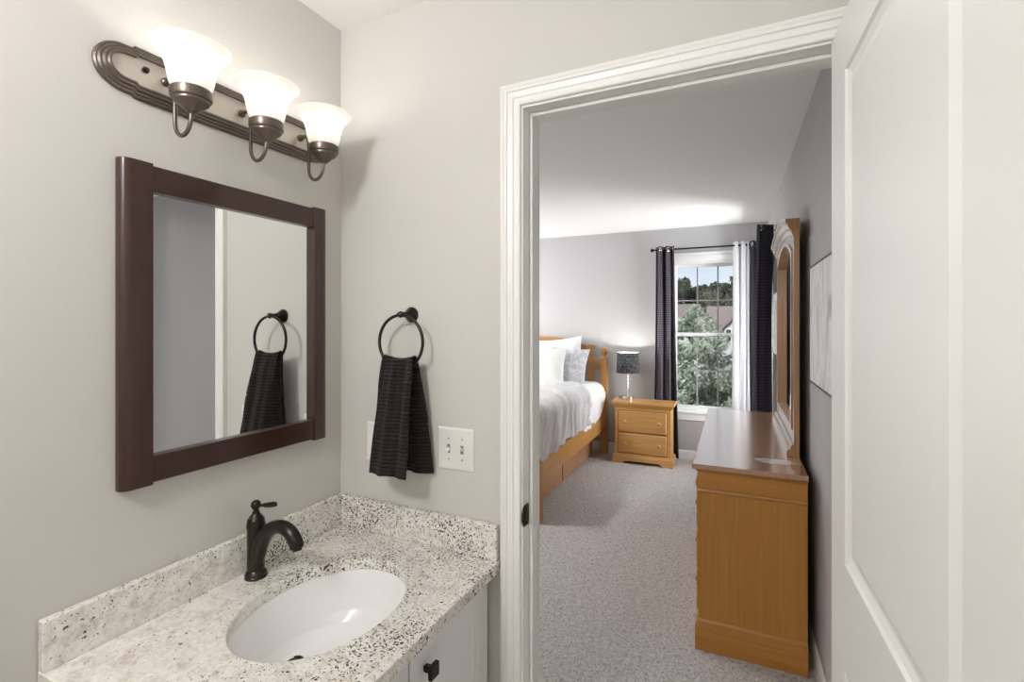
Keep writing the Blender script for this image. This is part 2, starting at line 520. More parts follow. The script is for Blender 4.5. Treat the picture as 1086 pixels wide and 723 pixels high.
bb.prism([(XR - p, q) for p, q in BBP], 'y', YB, -0.0)
struct('baseboard_right', bb, TRIM)

# door frame: jamb with stop, mitred casing
def casing(mb, xl, xr, zt, z0, y, sgn, prof, zb=None):
    """mitred moulding round an opening; prof = (distance outwards, stand-off); sgn = side of the wall"""
    n = len(prof)
    if zb is None:
        path = lambda w: [(xl - w, z0), (xl - w, zt + w), (xr + w, zt + w), (xr + w, z0)]
        k = 4
    vs = []
    for w, d in prof:
        for (x, z) in path(w): vs.append((x, y + sgn * d, z))
    fs = []
    for i in range(n):
        j = (i + 1) % n
        for s in range(k - 1):
            fs.append((i * k + s, i * k + s + 1, j * k + s + 1, j * k + s))
    fs.append(tuple(i * k for i in range(n))); fs.append(tuple(i * k + k - 1 for i in range(n)))
    mb.add(vs, fs)
CP = [(0.0, 0.0), (0.0, 0.009), (0.003, 0.011), (0.012, 0.011), (0.014, 0.0085), (0.019, 0.0085), (0.022, 0.012), (0.036, 0.014),
      (0.038, 0.0175), (0.043, 0.0175), (0.045, 0.015), (0.050, 0.018), (0.056, 0.018), (0.058, 0.015), (0.058, 0.0)]
cs = MB(); casing(cs, JL - 0.005, JR + 0.005, DH + 0.005, 0, 0, -1, CP)
casing_o = struct('trim_1', cs, TRIM, 'white moulded casing and jamb of the doorway into the bedroom', smooth=0)
cs2 = MB(); casing(cs2, JL - 0.005, JR + 0.005, DH + 0.005, 0, T, 1, CP)
struct('casing', cs2, TRIM, parent=casing_o, smooth=0)
jb = MB()
jb.box(JL - 0.018, JL, 0, T, 0, DH).box(JR, JR + 0.018, 0, T, 0, DH).box(JL - 0.018, JR + 0.018, 0, T, DH, DH + 0.018)
struct('jamb', jb, TRIM, parent=casing_o, bevel=0.001)
st = MB()
st.box(JL, JL + 0.011, 0.040, 0.075, 0, DH).box(JR - 0.011, JR, 0.040, 0.075, 0, DH).box(JL + 0.011, JR - 0.011, 0.040, 0.075, DH - 0.011, DH)
struct('door_stop', st, TRIM, parent=casing_o, bevel=0.003)
# strike plate
sp = MB()
pts = [(0.000, -0.029), (0.030, -0.029), (0.034, -0.020), (0.034, 0.020), (0.030, 0.029), (0.000, 0.029), (-0.006, 0.022), (-0.012, 0.010), (-0.012, -0.010), (-0.006, -0.022)]
sp.prism([(a + 0.002, b + 0.925) for a, b in pts], 'x', JL, JL + 0.0022)
spo = link('strike_plate', sp, BRONZE, casing_o)
spo['label'] = 'dark bronze strike plate'
h = MB(); h.box(JL + 0.0023, JL + 0.0032, 0.008, 0.022, 0.913, 0.937)
for zz in (0.903, 0.947): h.lathe([(0.0035, 0.0024), (0.0035, 0.0034), (0.0, 0.004)], (JL, 0.018, zz), 'x', 12)
link('strike_hole', h, BLACKM, spo)

# moulded panel faces (used by the door and the cabinet doors)
def panel_face(mb, O, U, V, N, Wd, Hd, holes, prof):
    O, U, V, N = Vector(O), Vector(U), Vector(V), Vector(N)
    us = sorted({0, Wd, *[q for h in holes for q in (h[0], h[2])]})
    vs_ = sorted({0, Hd, *[q for h in holes for q in (h[1], h[3])]})
    P = lambda u, v, d: O + U * u + V * v + N * d
    for i in range(len(us) - 1):
        for j in range(len(vs_) - 1):
            cu, cv = (us[i] + us[i + 1]) / 2, (vs_[j] + vs_[j + 1]) / 2
            if any(h[0] < cu < h[2] and h[1] < cv < h[3] for h in holes): continue
            mb.add([P(us[i], vs_[j], 0), P(us[i + 1], vs_[j], 0), P(us[i + 1], vs_[j + 1], 0), P(us[i], vs_[j + 1], 0)], [(0, 1, 2, 3)])
    for h in holes:
        rings = [[P(h[0] + a, h[1] + a, d), P(h[2] - a, h[1] + a, d), P(h[2] - a, h[3] - a, d), P(h[0] + a, h[3] - a, d)] for a, d in [(0, 0)] + prof]
        for r0, r1 in zip(rings, rings[1:]):
            for q in range(4):
                mb.add([r0[q], r0[(q + 1) % 4], r1[(q + 1) % 4], r1[q]], [(0, 1, 2, 3)])
        mb.add(rings[-1], [(0, 1, 2, 3)])

# the open door
th = R(2.73)
DU = Vector((math.sin(th), -math.cos(th), 0)); DN = Vector((math.cos(th), math.sin(th), 0))   # along the leaf / away from the camera side
DO = Vector((1.384, -0.006, 0.012))
DW, DHt, DT = 0.735, 2.035, 0.035
d1 = bpy.data.objects.new('door_1', None); COL.objects.link(d1); d1['kind'] = 'structure'; d1['_base'] = (0, 0, 0)
d1['label'] = 'white two panel door standing open against the right wall'
dm = MB()
holes = [(0.115, 0.99, 0.594, 1.928), (0.115, 0.23, 0.594, 0.79)]
dprof = [(0.004, -0.005), (0.014, -0.009), (0.020, -0.009), (0.040, -0.003), (0.044, -0.003)]
panel_face(dm, DO, DU, (0, 0, 1), -DN, DW, DHt, holes, dprof)
panel_face(dm, DO + DN * DT, DU, (0, 0, 1), DN, DW, DHt, holes, dprof)
def quad(mb, a, b, c, d): mb.add([a, b, c, d], [(0, 1, 2, 3)])
zz = Vector((0, 0, DHt))
a, b = DO, DO + DN * DT
c, d = DO + DU * DW + DN * DT, DO + DU * DW
quad(dm, a, b, b + zz, a + zz); quad(dm, b, c, c + zz, b + zz) if False else None
quad(dm, c, d, d + zz, c + zz); quad(dm, a, b, c, d); quad(dm, a + zz, b + zz, c + zz, d + zz)
link('door_leaf', dm, DOORP, d1, smooth=15)
kb = MB()
for sgn in (-1, 1):
    base = DO + DU * 0.672 + Vector((0, 0, 0.92)) + (DN * DT if sgn > 0 else Vector((0, 0, 0)))
    nn = DN * sgn
    kb.tube([base + nn * q for q in (0.0, 0.006, 0.008)], [0.031, 0.030, 0.022], 24)
    kb.tube([base + nn * q for q in (0.008, 0.028, 0.034, 0.044, 0.054, 0.060, 0.062)], [0.011, 0.011, 0.020, 0.027, 0.026, 0.016, 0.001], 24)
link('door_knob', kb, BRONZE, d1)
for hz in (0.28, 1.02, 1.83):
    hb = MB(); hb.tube([DO + DN * (DT + 0.004) - DU * 0.003 + Vector((0, 0, hz + q)) for q in (-0.045, 0.045)], 0.005, 12)
    link('hinge', hb, BRONZE, d1)

# unseen ceiling lamps added to both rooms as sources for the fill light
def added_flush_lamp(loc, label, r=0.15):
    t = thing('added_ceiling_lamp', label, 'ceiling lamp', loc)
    x, y, z = loc
    m_ = MB(); m_.lathe([(r + 0.015, 0), (r + 0.018, -0.012), (r + 0.01, -0.022), (r, -0.024)], (x, y, z), n=40)
    link('rim', m_, BRONZE2, t)
    m_ = MB(); m_.lathe([(r, -0.024), (r * 0.96, -0.045), (r * 0.8, -0.062)], (x, y, z), n=40, cap=False)
    m_.lathe([(r * 0.8, -0.062), (r * 0.4, -0.066), (0.0, -0.067)], (x, y, z), n=40, cap=False)
    link('diffuser', m_, DIFFUSER, t)
added_flush_lamp((0.45, -1.65, BC), 'unseen round flush lamp added to light the bathroom', 0.26)

# ------------------------------------------------------------------ vanity
CT0, CT1 = 0.765, 0.795          # counter slab
VX, VY = 0.600, -0.775           # counter front edge, left end
SX, SY, SA, SB = 0.315, -0.365, 0.173, 0.217   # sink cut-out
van = thing('vanity_cabinet', 'white bathroom vanity cabinet under the granite counter', 'cabinet', (0.29, -0.39, 0))
vb = MB(); vb.box(0.002, 0.545, -0.76, -0.012, 0.09, 0.60).box(0.002, 0.49, -0.755, -0.015, 0, 0.09)
vb.box(0.525, 0.545, -0.76, -0.012, 0.60, CT0).box(0.002, 0.545, -0.76, -0.742, 0.60, CT0).box(0.002, 0.525, -0.030, -0.012, 0.60, CT0)
link('body', vb, CABP, van, bevel=0.001)
SHK = [(0.0005, -0.006), (0.012, -0.0075), (0.013, -0.009), (0.016, -0.009)]
for i, (y0, y1) in enumerate(((-0.368, -0.016), (-0.756, -0.374))):
    m_ = MB(); w_, h_ = y1 - y0, 0.63
    panel_face(m_, (0.565, y0, 0.112), (0, 1, 0), (0, 0, 1), (1, 0, 0), w_, h_, [(0.058, 0.058, w_ - 0.058, h_ - 0.050)], SHK)
    for q in ([(0.546, y0), (0.565, y0)], [(0.565, y1), (0.546, y1)]):
        m_.add([(q[0][0], q[0][1], 0.112), (q[1][0], q[1][1], 0.112), (q[1][0], q[1][1], 0.742), (q[0][0], q[0][1], 0.742)], [(0, 1, 2, 3)])
    for z in (0.112, 0.742): m_.add([(0.546, y0, z), (0.565, y0, z), (0.565, y1, z), (0.546, y1, z)], [(0, 1, 2, 3)])
    m_.add([(0.546, y0, 0.112), (0.546, y1, 0.112), (0.546, y1, 0.742), (0.546, y0, 0.742)], [(0, 1, 2, 3)])
    dr = link('door', m_, CABP, van, smooth=15)
    ky = -0.312 if i == 0 else -0.405
    k_ = MB()
    k_.box(0.565, 0.583, ky - 0.007, ky + 0.007, 0.672, 0.686)
    k_.box(0.583, 0.594, ky - 0.0155, ky + 0.0155, 0.6635, 0.6945)
    link('knob', k_, BLACKM, dr, bevel=0.002)

ctop = thing('vanity_counter', 'speckled cream granite vanity counter with oval cut-out and splash', 'countertop', (0.3, -0.39, CT0))
def ell(t, a, b): return (SX + a * math.cos(t), SY + b * math.sin(t))
m_ = MB()
NN = 96
def rect_pt(t):
    """point on the slab outline in direction t from the sink centre"""
    dx, dy = math.cos(t), math.sin(t)
    k = 1e9
    if dx > 0: k = min(k, (VX - SX) / dx)
    if dx < 0: k = min(k, (0.0015 - SX) / dx)
    if dy > 0: k = min(k, (-0.0015 - SY) / dy)
    if dy < 0: k = min(k, (VY - SY) / dy)
    return (SX + dx * k, SY + dy * k)
ang = sorted([2 * math.pi * i / NN for i in range(NN)] + [math.atan2(y - SY, x - SX) % (2 * math.pi) for x in (VX, 0.0015) for y in (VY, -0.0015)])
n_ = len(ang)
ring = []
e_ = 0.002
for t in ang:
    ex, ey = rect_pt(t); cx_, cy_ = ell(math.atan2(math.sin(t) / SB, math.cos(t) / SA), SA, SB)
    cx2, cy2 = ell(math.atan2(math.sin(t) / SB, math.cos(t) / SA), SA + e_, SB + e_)
    fx = ex - (e_ if ex > VX - 1e-4 else 0); fy = ey + (e_ if ey < VY + 1e-4 else 0)
    ring.append([(ex, ey, CT0), (ex, ey, CT1 - e_), (fx, fy, CT1), (cx2, cy2, CT1), (cx_, cy_, CT1 - e_), (cx_, cy_, CT0)])
vs = [p for r in ring for p in r]
fs = []
for i in range(n_):
    j = (i + 1) % n_
    for s in range(6):
        s2 = (s + 1) % 6
        fs.append((i * 6 + s, i * 6 + s2, j * 6 + s2, j * 6 + s))
m_.add(vs, fs)
link('slab', m_, GRANITE, ctop, smooth=30)
m_ = MB(); m_.box(0.0015, 0.021, VY, -0.0015, CT1, 0.893)
link('backsplash', m_, GRANITE, ctop, bevel=0.0025)
m_ = MB(); m_.box(0.0215, VX - 0.004, -0.021, -0.0015, CT1, 0.893)
link('side_splash', m_, GRANITE, ctop, bevel=0.0025)

sink = thing('sink', 'white oval undermount sink set in the granite counter', 'sink', (SX, SY, 0.63))
m_ = MB()
prof = [(1.10, 0.0), (1.10, -0.010), (1.03, -0.012)]
def bowl(u, v):
    t = 2 * math.pi * u
    # v 0 rim .. 1 drain
    k = [(1.09, CT0 - 0.001), (1.035, CT0 - 0.001), (1.015, CT0 - 0.004), (0.99, CT0 - 0.020), (0.94, CT0 - 0.060), (0.85, CT0 - 0.095), (0.70, CT0 - 0.122),
         (0.5, CT0 - 0.138), (0.3, CT0 - 0.146), (0.12, CT0 - 0.150)]
    f = v * (len(k) - 1); i = min(int(f), len(k) - 2); g = f - i
    r = k[i][0] * (1 - g) + k[i + 1][0] * g; z = k[i][1] * (1 - g) + k[i + 1][1] * g
    rr = 0.024
    a_ = SA * r if v < 0.95 else SA * r
    q = max(0.0, (0.3 - r) / 0.18)
    ax = SA * r * (1 - q) + rr * q; bx_ = SB * r * (1 - q) + rr * q
    sh = -0.108 * max(0.0, min(1.0, (0.94 - r) / 0.82))
    return (SX + sh + ax * math.cos(t), SY + bx_ * math.sin(t), z)
m_.grid(bowl, 72, 55, closed_u=True)
link('basin', m_, PORC, sink, smooth=60, solid=0.006)
m_ = MB(); m_.lathe([(0.024, 0.0), (0.0235, 0.002), (0.019, 0.0025), (0.018, -0.002), (0.012, 0.0005), (0.0, 0.002)], (SX - 0.108, SY, CT0 - 0.1485), n=32)
dro = link('drain', m_, BRONZE, sink); dro['label'] = 'dark bronze drain stopper'

# faucet
FX, FY = 0.062, -0.360
fau = thing('faucet', 'oil rubbed bronze single handle faucet behind the sink', 'faucet', (FX, FY, CT1))
m_ = MB()
m_.lathe([(0.0275, 0.0), (0.0275, 0.004), (0.0255, 0.007), (0.0265, 0.010), (0.0235, 0.016), (0.0205, 0.020), (0.0215, 0.030), (0.0210, 0.060),
          (0.0212, 0.100), (0.0218, 0.126), (0.0230, 0.132), (0.0230, 0.139), (0.0215, 0.143), (0.0208, 0.151), (0.0150, 0.159), (0.0105, 0.164), (0.0085, 0.168), (0.0085, 0.172), (0.0, 0.172)], (FX, FY, CT1), n=36)
link('body', m_, BRONZE, fau, smooth=30)
def bez(p, n):
    out = []
    P_ = [Vector(p[0])] + [Vector(q) for q in p] + [Vector(p[-1])]
    for i in range(1, len(P_) - 2):
        for k in range(n):
            t = k / n
            a, b, c, d = P_[i - 1:i + 3]
            out.append(0.5 * ((2 * b) + (-a + c) * t + (2 * a - 5 * b + 4 * c - d) * t * t + (-a + 3 * b - 3 * c + d) * t ** 3))
    out.append(P_[-2]); return out
def lerp_r(rs, n):
    out = []
    for i in range(len(rs) - 1):
        for k in range(n): out.append(rs[i] + (rs[i + 1] - rs[i]) * k / n)
    return out + [rs[-1]]
sp_pts = [(FX + 0.004, FY, 0.822), (FX + 0.010, FY, 0.860), (FX + 0.026, FY, 0.898), (FX + 0.055, FY, 0.928), (FX + 0.092, FY, 0.942), (FX + 0.125, FY, 0.935), (FX + 0.145, FY, 0.915), (FX + 0.151, FY, 0.900)]
m_ = MB(); m_.tube(bez(sp_pts, 6), lerp_r([0.014, 0.020, 0.0200, 0.0180, 0.0168, 0.0172, 0.0176, 0.0168], 6), 22)
m_.tube([(FX + 0.151, FY, 0.900), (FX + 0.152, FY, 0.894)], [0.0115, 0.0115], 20)
link('spout', m_, BRONZE, fau, smooth=40)
m_ = MB()
m_.lathe([(0.0065, 0.170), (0.0065, 0.176), (0.0105, 0.180), (0.0128, 0.187), (0.0105, 0.195), (0.0060, 0.199), (0.0, 0.200)], (FX, FY, CT1), n=24)
m_.tube([(FX + 0.008, FY + 0.002, CT1 + 0.187), (FX + 0.022, FY + 0.005, CT1 + 0.188), (FX + 0.028, FY + 0.006, CT1 + 0.189), (FX + 0.052, FY + 0.011, CT1 + 0.193), (FX + 0.060, FY + 0.013, CT1 + 0.194), (FX + 0.062, FY + 0.0135, CT1 + 0.194)],
        [0.004, 0.004, 0.0062, 0.0072, 0.0055, 0.001], 16)
link('handle', m_, BRONZE, fau, smooth=40)

# ------------------------------------------------------------------ wall mirror
mir = thing('wall_mirror', 'dark cherry framed mirror above the vanity', 'mirror', (0, -0.351, 1.1))
Y0, Y1, Z0, Z1 = -0.648, -0.082, 1.098, 1.815
FD = 0.028
def stile(y0, y1, outer):
    n = 10; pl = [(y1, 0.001), (y0, 0.001)]
    # rounded outer edge
    out = []
    r = 0.020
    for i in range(n + 1):
        t = math.pi / 2 * i / n
        out.append((r - r * math.cos(t), FD - 0.017 + 0.017 * math.sin(t)))
    if outer < 0: pts = [(y0, 0.001)] + [(y0 + a, b) for a, b in out] + [(y1, FD), (y1, 0.001)]
    else: pts = [(y0, 0.001), (y0, FD)] + [(y1 - a, b) for a, b in out[::-1]] + [(y1, 0.001)]
    mb = MB(); mb.prism([(b, a) for a, b in pts], 'z', Z0, Z1)
    return mb
link('frame_stile', stile(Y0, Y0 + 0.061, -1), CHERRY_Z, mir, smooth=30, bevel=0.0012)
link('frame_stile', stile(Y1 - 0.053, Y1, 1), CHERRY_Z, mir, smooth=30, bevel=0.0012)
link('frame_rail', MB().box(0.001, FD - 0.003, Y0 + 0.0615, Y1 - 0.0535, Z1 - 0.062, Z1 - 0.004), CHERRY_Y, mir, bevel=0.003)
link('frame_rail', MB().box(0.001, FD - 0.003, Y0 + 0.0615, Y1 - 0.0535, Z0 + 0.004, Z0 + 0.064), CHERRY_Y, mir, bevel=0.003)
link('glass', MB().box(0.006, 0.010, Y0 + 0.056, Y1 - 0.048, Z0 + 0.055, Z1 - 0.055), MIRROR, mir, smooth=0)

# ------------------------------------------------------------------ vanity light
LX = 0.113
vl = thing('vanity_light', 'three light bronze wall lamp with frosted bell shades above the mirror', 'wall lamp', (0, -0.375, 1.95))
PY0, PY1, PZ = -0.690, -0.062, 2.012
def plate_outline(d):
    """stadium with small shoulder notches, inset by d"""
    hgt, L0, L1 = 0.058 - d, PY0 + d, PY1 - d
    r = hgt - 0.006
    cy0, cy1 = PY0 + 0.058, PY1 - 0.058
    pts = []
    s = 0.006
    pts += [(cy0 + 0.020, -hgt), (cy1 - 0.020, -hgt), (cy1 - 0.014, -hgt + s), (cy1 - 0.004, -hgt + s)]
    for i in range(1, 16):
        t = -math.pi / 2 + math.pi * i / 16
        pts.append((cy1 + (L1 - cy1) * math.cos(t), r * math.sin(t)))
    pts += [(cy1 - 0.004, hgt - s), (cy1 - 0.014, hgt - s), (cy1 - 0.020, hgt), (cy0 + 0.020, hgt), (cy0 + 0.014, hgt - s), (cy0 + 0.004, hgt - s)]
    for i in range(1, 16):
        t = math.pi / 2 + math.pi * i / 16
        pts.append((cy0 + (cy0 - L0) * math.cos(t), r * math.sin(t)))
    pts += [(cy0 + 0.004, -hgt + s), (cy0 + 0.014, -hgt + s)]
    return pts
m_ = MB()
steps = [(0, 0.001), (0, 0.006), (0.003, 0.010), (0.006, 0.010), (0.009, 0.014), (0.013, 0.0145), (0.016, 0.019), (0.020, 0.0195), (0.0225, 0.023), (0.026, 0.0235), (0.0265, 0.017)]
rings = [[(x, PZ * 0 + p[0], PZ + p[1]) for p in plate_outline(d)] for d, x in steps]
npt = len(rings[0])
vs = [p for r_ in rings for p in r_]; fs = []
for i in range(len(rings) - 1):
    for j in range(npt):
        fs.append((i * npt + j, i * npt + (j + 1) % npt, (i + 1) * npt + (j + 1) % npt, (i + 1) * npt + j))
m_.add(vs, fs)
m_.add(rings[0], [tuple(range(npt))])
link('backplate', m_, BRONZE2, vl, smooth=20)
m_ = MB(); m_.add([(0.0172, p[1], p[2]) for p in rings[-1]], [tuple(range(npt))])
cp = link('centre_panel', m_, PANEL_LIT, vl, smooth=0); cp['label'] = 'bronze panel of the backplate, coloured pale for reflected lamp light'
for sy in (-0.598, -0.140):
    m_ = MB(); m_.lathe([(0.007, 0.0172), (0.007, 0.022), (0.0045, 0.027), (0.0, 0.029)], (0, sy, PZ + 0.008), 'x', 6)
    link('cap_nut', m_, BRONZE, vl)
for ly in (-0.556, -0.368, -0.180):
    pts = [(0.0172, ly, 2.012), (0.034, ly, 2.014), (0.046, ly, 2.008), (0.052, ly, 1.992), (0.053, ly, 1.960), (0.053, ly, 1.918), (0.055, ly, 1.903), (0.062, ly, 1.889),
           (0.074, ly, 1.8805), (0.088, ly, 1.8805), (0.101, ly, 1.889), (0.110, ly, 1.905), (LX, ly, 1.926)]
    m_ = MB(); m_.tube(bez(pts, 4), 0.0047, 12)
    m_.lathe([(0.0095, 0.0172), (0.0095, 0.022), (0.0065, 0.025), (0.0055, 0.029)], (0, ly, 2.012), 'x', 20)
    arm = link('arm', m_, BRONZE2, vl, smooth=40)
    m_ = MB(); m_.lathe([(0.006, 1.922), (0.011, 1.925), (0.016, 1.930), (0.024, 1.938), (0.0330, 1.944), (0.0355, 1.947), (0.0360, 1.951), (0.0400, 1.954), (0.0415, 1.960), (0.0415, 1.972), (0.0395, 1.974), (0.0395, 1.958), (0.0, 1.950)], (LX, ly, 0), n=32)
    link('cup', m_, BRONZE2, arm, smooth=30)
    m_ = MB(); m_.lathe([(0.030, 1.962), (0.0375, 1.966), (0.0385, 1.976), (0.0425, 1.985), (0.0455, 2.000), (0.0480, 2.015), (0.0520, 2.030), (0.0590, 2.044), (0.0690, 2.056), (0.0770, 2.063), (0.0785, 2.066)], (LX, ly, 0), n=48, cap=False)
    link('glass_shade', m_, FROST, vl, smooth=60)
    m_ = MB(); m_.lathe([(0.010, 1.966), (0.011, 1.985), (0.020, 2.005), (0.024, 2.012), (0.020, 2.018), (0.010, 2.022), (0.0, 2.023)], (LX, ly, 0), n=20)
    link('bulb', m_, BULB, vl, smooth=60)
    light('bulb_light', 'POINT', (LX, ly, 2.040), 0.34, (1.0, 0.95, 0.88), radius=0.03)

# ------------------------------------------------------------------ towel ring, towel, switches
RX, RY, RZ, RR = 0.293, -0.056, 1.402, 0.080
tr_ = thing('towel_ring', 'dark bronze towel ring on the wall beside the mirror', 'towel ring', (RX, 0, RZ + 0.08))
m_ = MB(); m_.lathe([(0.024, -0.001), (0.024, -0.005), (0.021, -0.008), (0.019, -0.014), (0.012, -0.022), (0.0085, -0.034), (0.0080, -0.044), (0.0, -0.046)], (RX - 0.000, 0, RZ + RR + 0.002), 'y', n=32)
m_.lathe([(0.0, -0.0105), (0.0075, -0.0085), (0.0105, 0.0), (0.0075, 0.0085), (0.0, 0.0105)], (RX, RY, RZ + RR + 0.002), 'x', n=20)
link('wall_post', m_, BRONZE, tr_, smooth=35)
m_ = MB(); m_.tube([(RX + RR * math.cos(2 * math.pi * i / 64), RY, RZ + RR * math.sin(2 * math.pi * i / 64)) for i in range(64)], 0.0048, 12, closed=True)
link('ring', m_, BRONZE, tr_, smooth=60)

def lrp(a, b, t): return a + (b - a) * t
def towel_pt(u, v):
    """a folded towel: the cloth runs back right > back left > front left > front right (u), ring > hem (v)"""
    zb = RZ - RR
    s = max(0.0, (v - 0.05) / 0.95)
    e = s ** 0.85
    PBr = (lrp(0.346, 0.384, e), lrp(RY + 0.006, -0.022, e)); PBl = (lrp(0.238, 0.238, e), lrp(RY + 0.006, -0.032, e))
    PFl = (lrp(0.236, 0.243, e), lrp(RY - 0.010, -0.140, e)); PFr = (lrp(0.347, 0.366, e), lrp(RY - 0.010, -0.122, e))
    if u < 0.40: t = u / 0.40; x, y = lrp(PBr[0], PBl[0], t), lrp(PBr[1], PBl[1], t); nx, ny = 0, 1
    elif u < 0.56: t = (u - 0.40) / 0.16; x, y = lrp(PBl[0], PFl[0], t) - 0.010 * math.sin(t * math.pi) * e, lrp(PBl[1], PFl[1], t); nx, ny = -1, 0
    else: t = (u - 0.56) / 0.44; x, y = lrp(PFl[0], PFr[0], t), lrp(PFl[1], PFr[1], t); nx, ny = 0, -1
    w = math.sin(u * 26.0 + 0.8 + 0.8 * s) * 0.0065 * (1 - 0.35 * s) + math.sin(u * 61 + 2 * s) * 0.0022 * (1 - 0.4 * s)
    w += 0.005 * noise.noise(Vector((u * 7, s * 3.5, 2.0)))
    k = min(1, s * 5)
    if nx: w *= 0.9; w -= 0.008 * e * math.sin(t * 9)
    x += nx * w * k; y += ny * w * (0.3 + 0.7 * k)
    # dobby band: a shallow pinch a third of the way up from the hem
    band = math.exp(-((s - 0.42) / 0.012) ** 2)
    y += -ny * 0.003 * band
    hemz = 1.012 if u < 0.40 else (lrp(1.012, 1.028, t) if nx else lrp(1.028, 1.022, t))
    top = zb + 0.024 + 0.010 * 4 * ((x - RX) / 0.115) ** 2 * max(0, 1 - s * 6)
    if v < 0.05:
        q = v / 0.05; y = lrp(RY - 0.001, y, q); z = top + 0.006 * math.sqrt(max(0, 1 - q * q))
    else: z = lrp(top, hemz, s) + 0.004 * noise.noise(Vector((u * 6, 1, s))) * s
    return (x, y, z)
m_ = MB(); m_.grid(towel_pt, 130, 110)
tw = link('hand_towel', m_, TOWEL, smooth=60, solid=0.006, loc=(0.29, -0.05, 1.0))
tag(tw, 'charcoal ribbed hand towel hanging over the bronze ring', 'towel')

def plate(name, label, cx, cz, w, hgt, toggles, group=None):
    t = thing(name, label, 'switch plate' if toggles else 'outlet plate', (cx, 0, cz))
    m_ = MB()
    x0, x1, z0, z1, d, e = cx - w / 2, cx + w / 2, cz - hgt / 2, cz + hgt / 2, 0.0065, 0.006
    f = [(x0, -0.0005, z0), (x1, -0.0005, z0), (x1, -0.0005, z1), (x0, -0.0005, z1)]
    g = [(x0, -0.0025, z0), (x1, -0.0025, z0), (x1, -0.0025, z1), (x0, -0.0025, z1)]
    k = [(x0 + e, -d, z0 + e), (x1 - e, -d, z0 + e), (x1 - e, -d, z1 - e), (x0 + e, -d, z1 - e)]
    m_.add(f + g + k, [(0, 1, 2, 3), (8, 9, 10, 11)] + [(i, (i + 1) % 4, 4 + (i + 1) % 4, 4 + i) for i in range(4)] + [(4 + i, 4 + (i + 1) % 4, 8 + (i + 1) % 4, 8 + i) for i in range(4)])
    link('cover_plate', m_, PLASTIC, t, bevel=0.0012)
    for i, (tx, up) in enumerate(toggles):
        m_ = MB(); m_.box(tx - 0.0052, tx + 0.0052, -d - 0.0004, -d + 0.001, cz - 0.0125, cz + 0.0125)
        sl = link('switch_slot', m_, DARKSLOT, t)
        m_ = MB(); s = 1 if up else -1
        m_.tube([(tx, -d + 0.001, cz), (tx, -d - 0.013, cz + s * 0.008)], [0.0048, 0.0036], 10)
        link('toggle', m_, PLASTIC, t, bevel=0.0006)
        for sz in (0.030, -0.030):
            m_ = MB(); m_.lathe([(0.0032, -d - 0.0001), (0.0028, -d - 0.001), (0.0, -d - 0.0012)], (tx, 0, cz + sz), 'y', 14)
            link('screw', m_, SCREWM, t)
    if not toggles:
        for oz in (0.0195, -0.0195):
            m_ = MB(); m_.lathe([(0.0165, -d - 0.0001), (0.0165, -d - 0.0018), (0.0, -d - 0.002)], (cx, 0, cz + oz), 'y', 24)
            q = link('receptacle', m_, PLASTIC, t)
            m_ = MB()
            for sx in (-0.006, 0.006): m_.box(cx + sx - 0.001, cx + sx + 0.001, -d - 0.0024, -d - 0.0019, cz + oz - 0.004, cz + oz + 0.004)
            link('slot', m_, DARKSLOT, q)
    return t
plate('light_switch', 'white double toggle switch plate beside the towel', 0.4525, 1.089, 0.122, 0.124, [(0.430, False), (0.476, True)])
plate('power_outlet', 'white outlet plate half hidden behind the hand towel', 0.152, 1.080, 0.072, 0.124, [])

# ------------------------------------------------------------------ the setting: bedroom
FRAME[0] = 'B'
YF, XW, XL, C2 = 4.27, 1.515, -3.0, 2.475
WX0, WX1, WZ0, WZ1 = 0.585, 1.300, 0.520, 2.105       # far window rough opening
wf = MB()
wf.box(XL - 0.12, WX0, YF, YF + 0.14, -0.05, C2 + 0.1).box(WX1, XW + 0.14, YF, YF + 0.14, -0.05, C2 + 0.1)
wf.box(WX0, WX1, YF, YF + 0.14, -0.05, WZ0).box(WX0, WX1, YF, YF + 0.14, WZ1, C2 + 0.1)
struct('wall_bedroom_far', wf, BWALL)
SY0, SY1 = 3.40, 4.02
wr = MB()
wr.box(XW, XW + 0.14, 0.16, SY0, -0.05, C2 + 0.1).box(XW, XW + 0.14, SY1, YF, -0.05, C2 + 0.1)
wr.box(XW, XW + 0.14, SY0, SY1, -0.05, WZ0).box(XW, XW + 0.14, SY0, SY1, WZ1, C2 + 0.1)
struct('wall_bedroom_right', wr, BWALL)
LY0, LY1 = 2.4, 3.9
wl = MB()
wl.box(XL - 0.12, XL, 0.19, LY0, -0.05, C2 + 0.1).box(XL - 0.12, XL, LY1, YF, -0.05, C2 + 0.1)
wl.box(XL - 0.12, XL, LY0, LY1, -0.05, 0.5).box(XL - 0.12, XL, LY0, LY1, 2.15, C2 + 0.1)
struct('wall_bedroom_left', wl, BWALL)
FRAME[0] = 'A'
nw = MB(); nw.box(-3.3, -0.12, 0.0, T, -0.05, C2 + 0.15).box(-0.12, JL - 0.064, T, T + 0.006, 0, C2 + 0.1).box(JR + 0.064, 1.66, T, T + 0.006, 0, C2 + 0.1).box(JL - 0.064, JR + 0.064, T, T + 0.006, DH + 0.064, C2 + 0.1)
nw.box(1.50, 1.75, T, 0.19, 0, C2 + 0.1)
struct('wall_bedroom_near', nw, BWALL)
FRAME[0] = 'B'
struct('ceiling_bedroom', MB().box(XL - 0.12, XW + 0.14, 0.02, YF + 0.14, C2, C2 + 0.1), BCEIL)
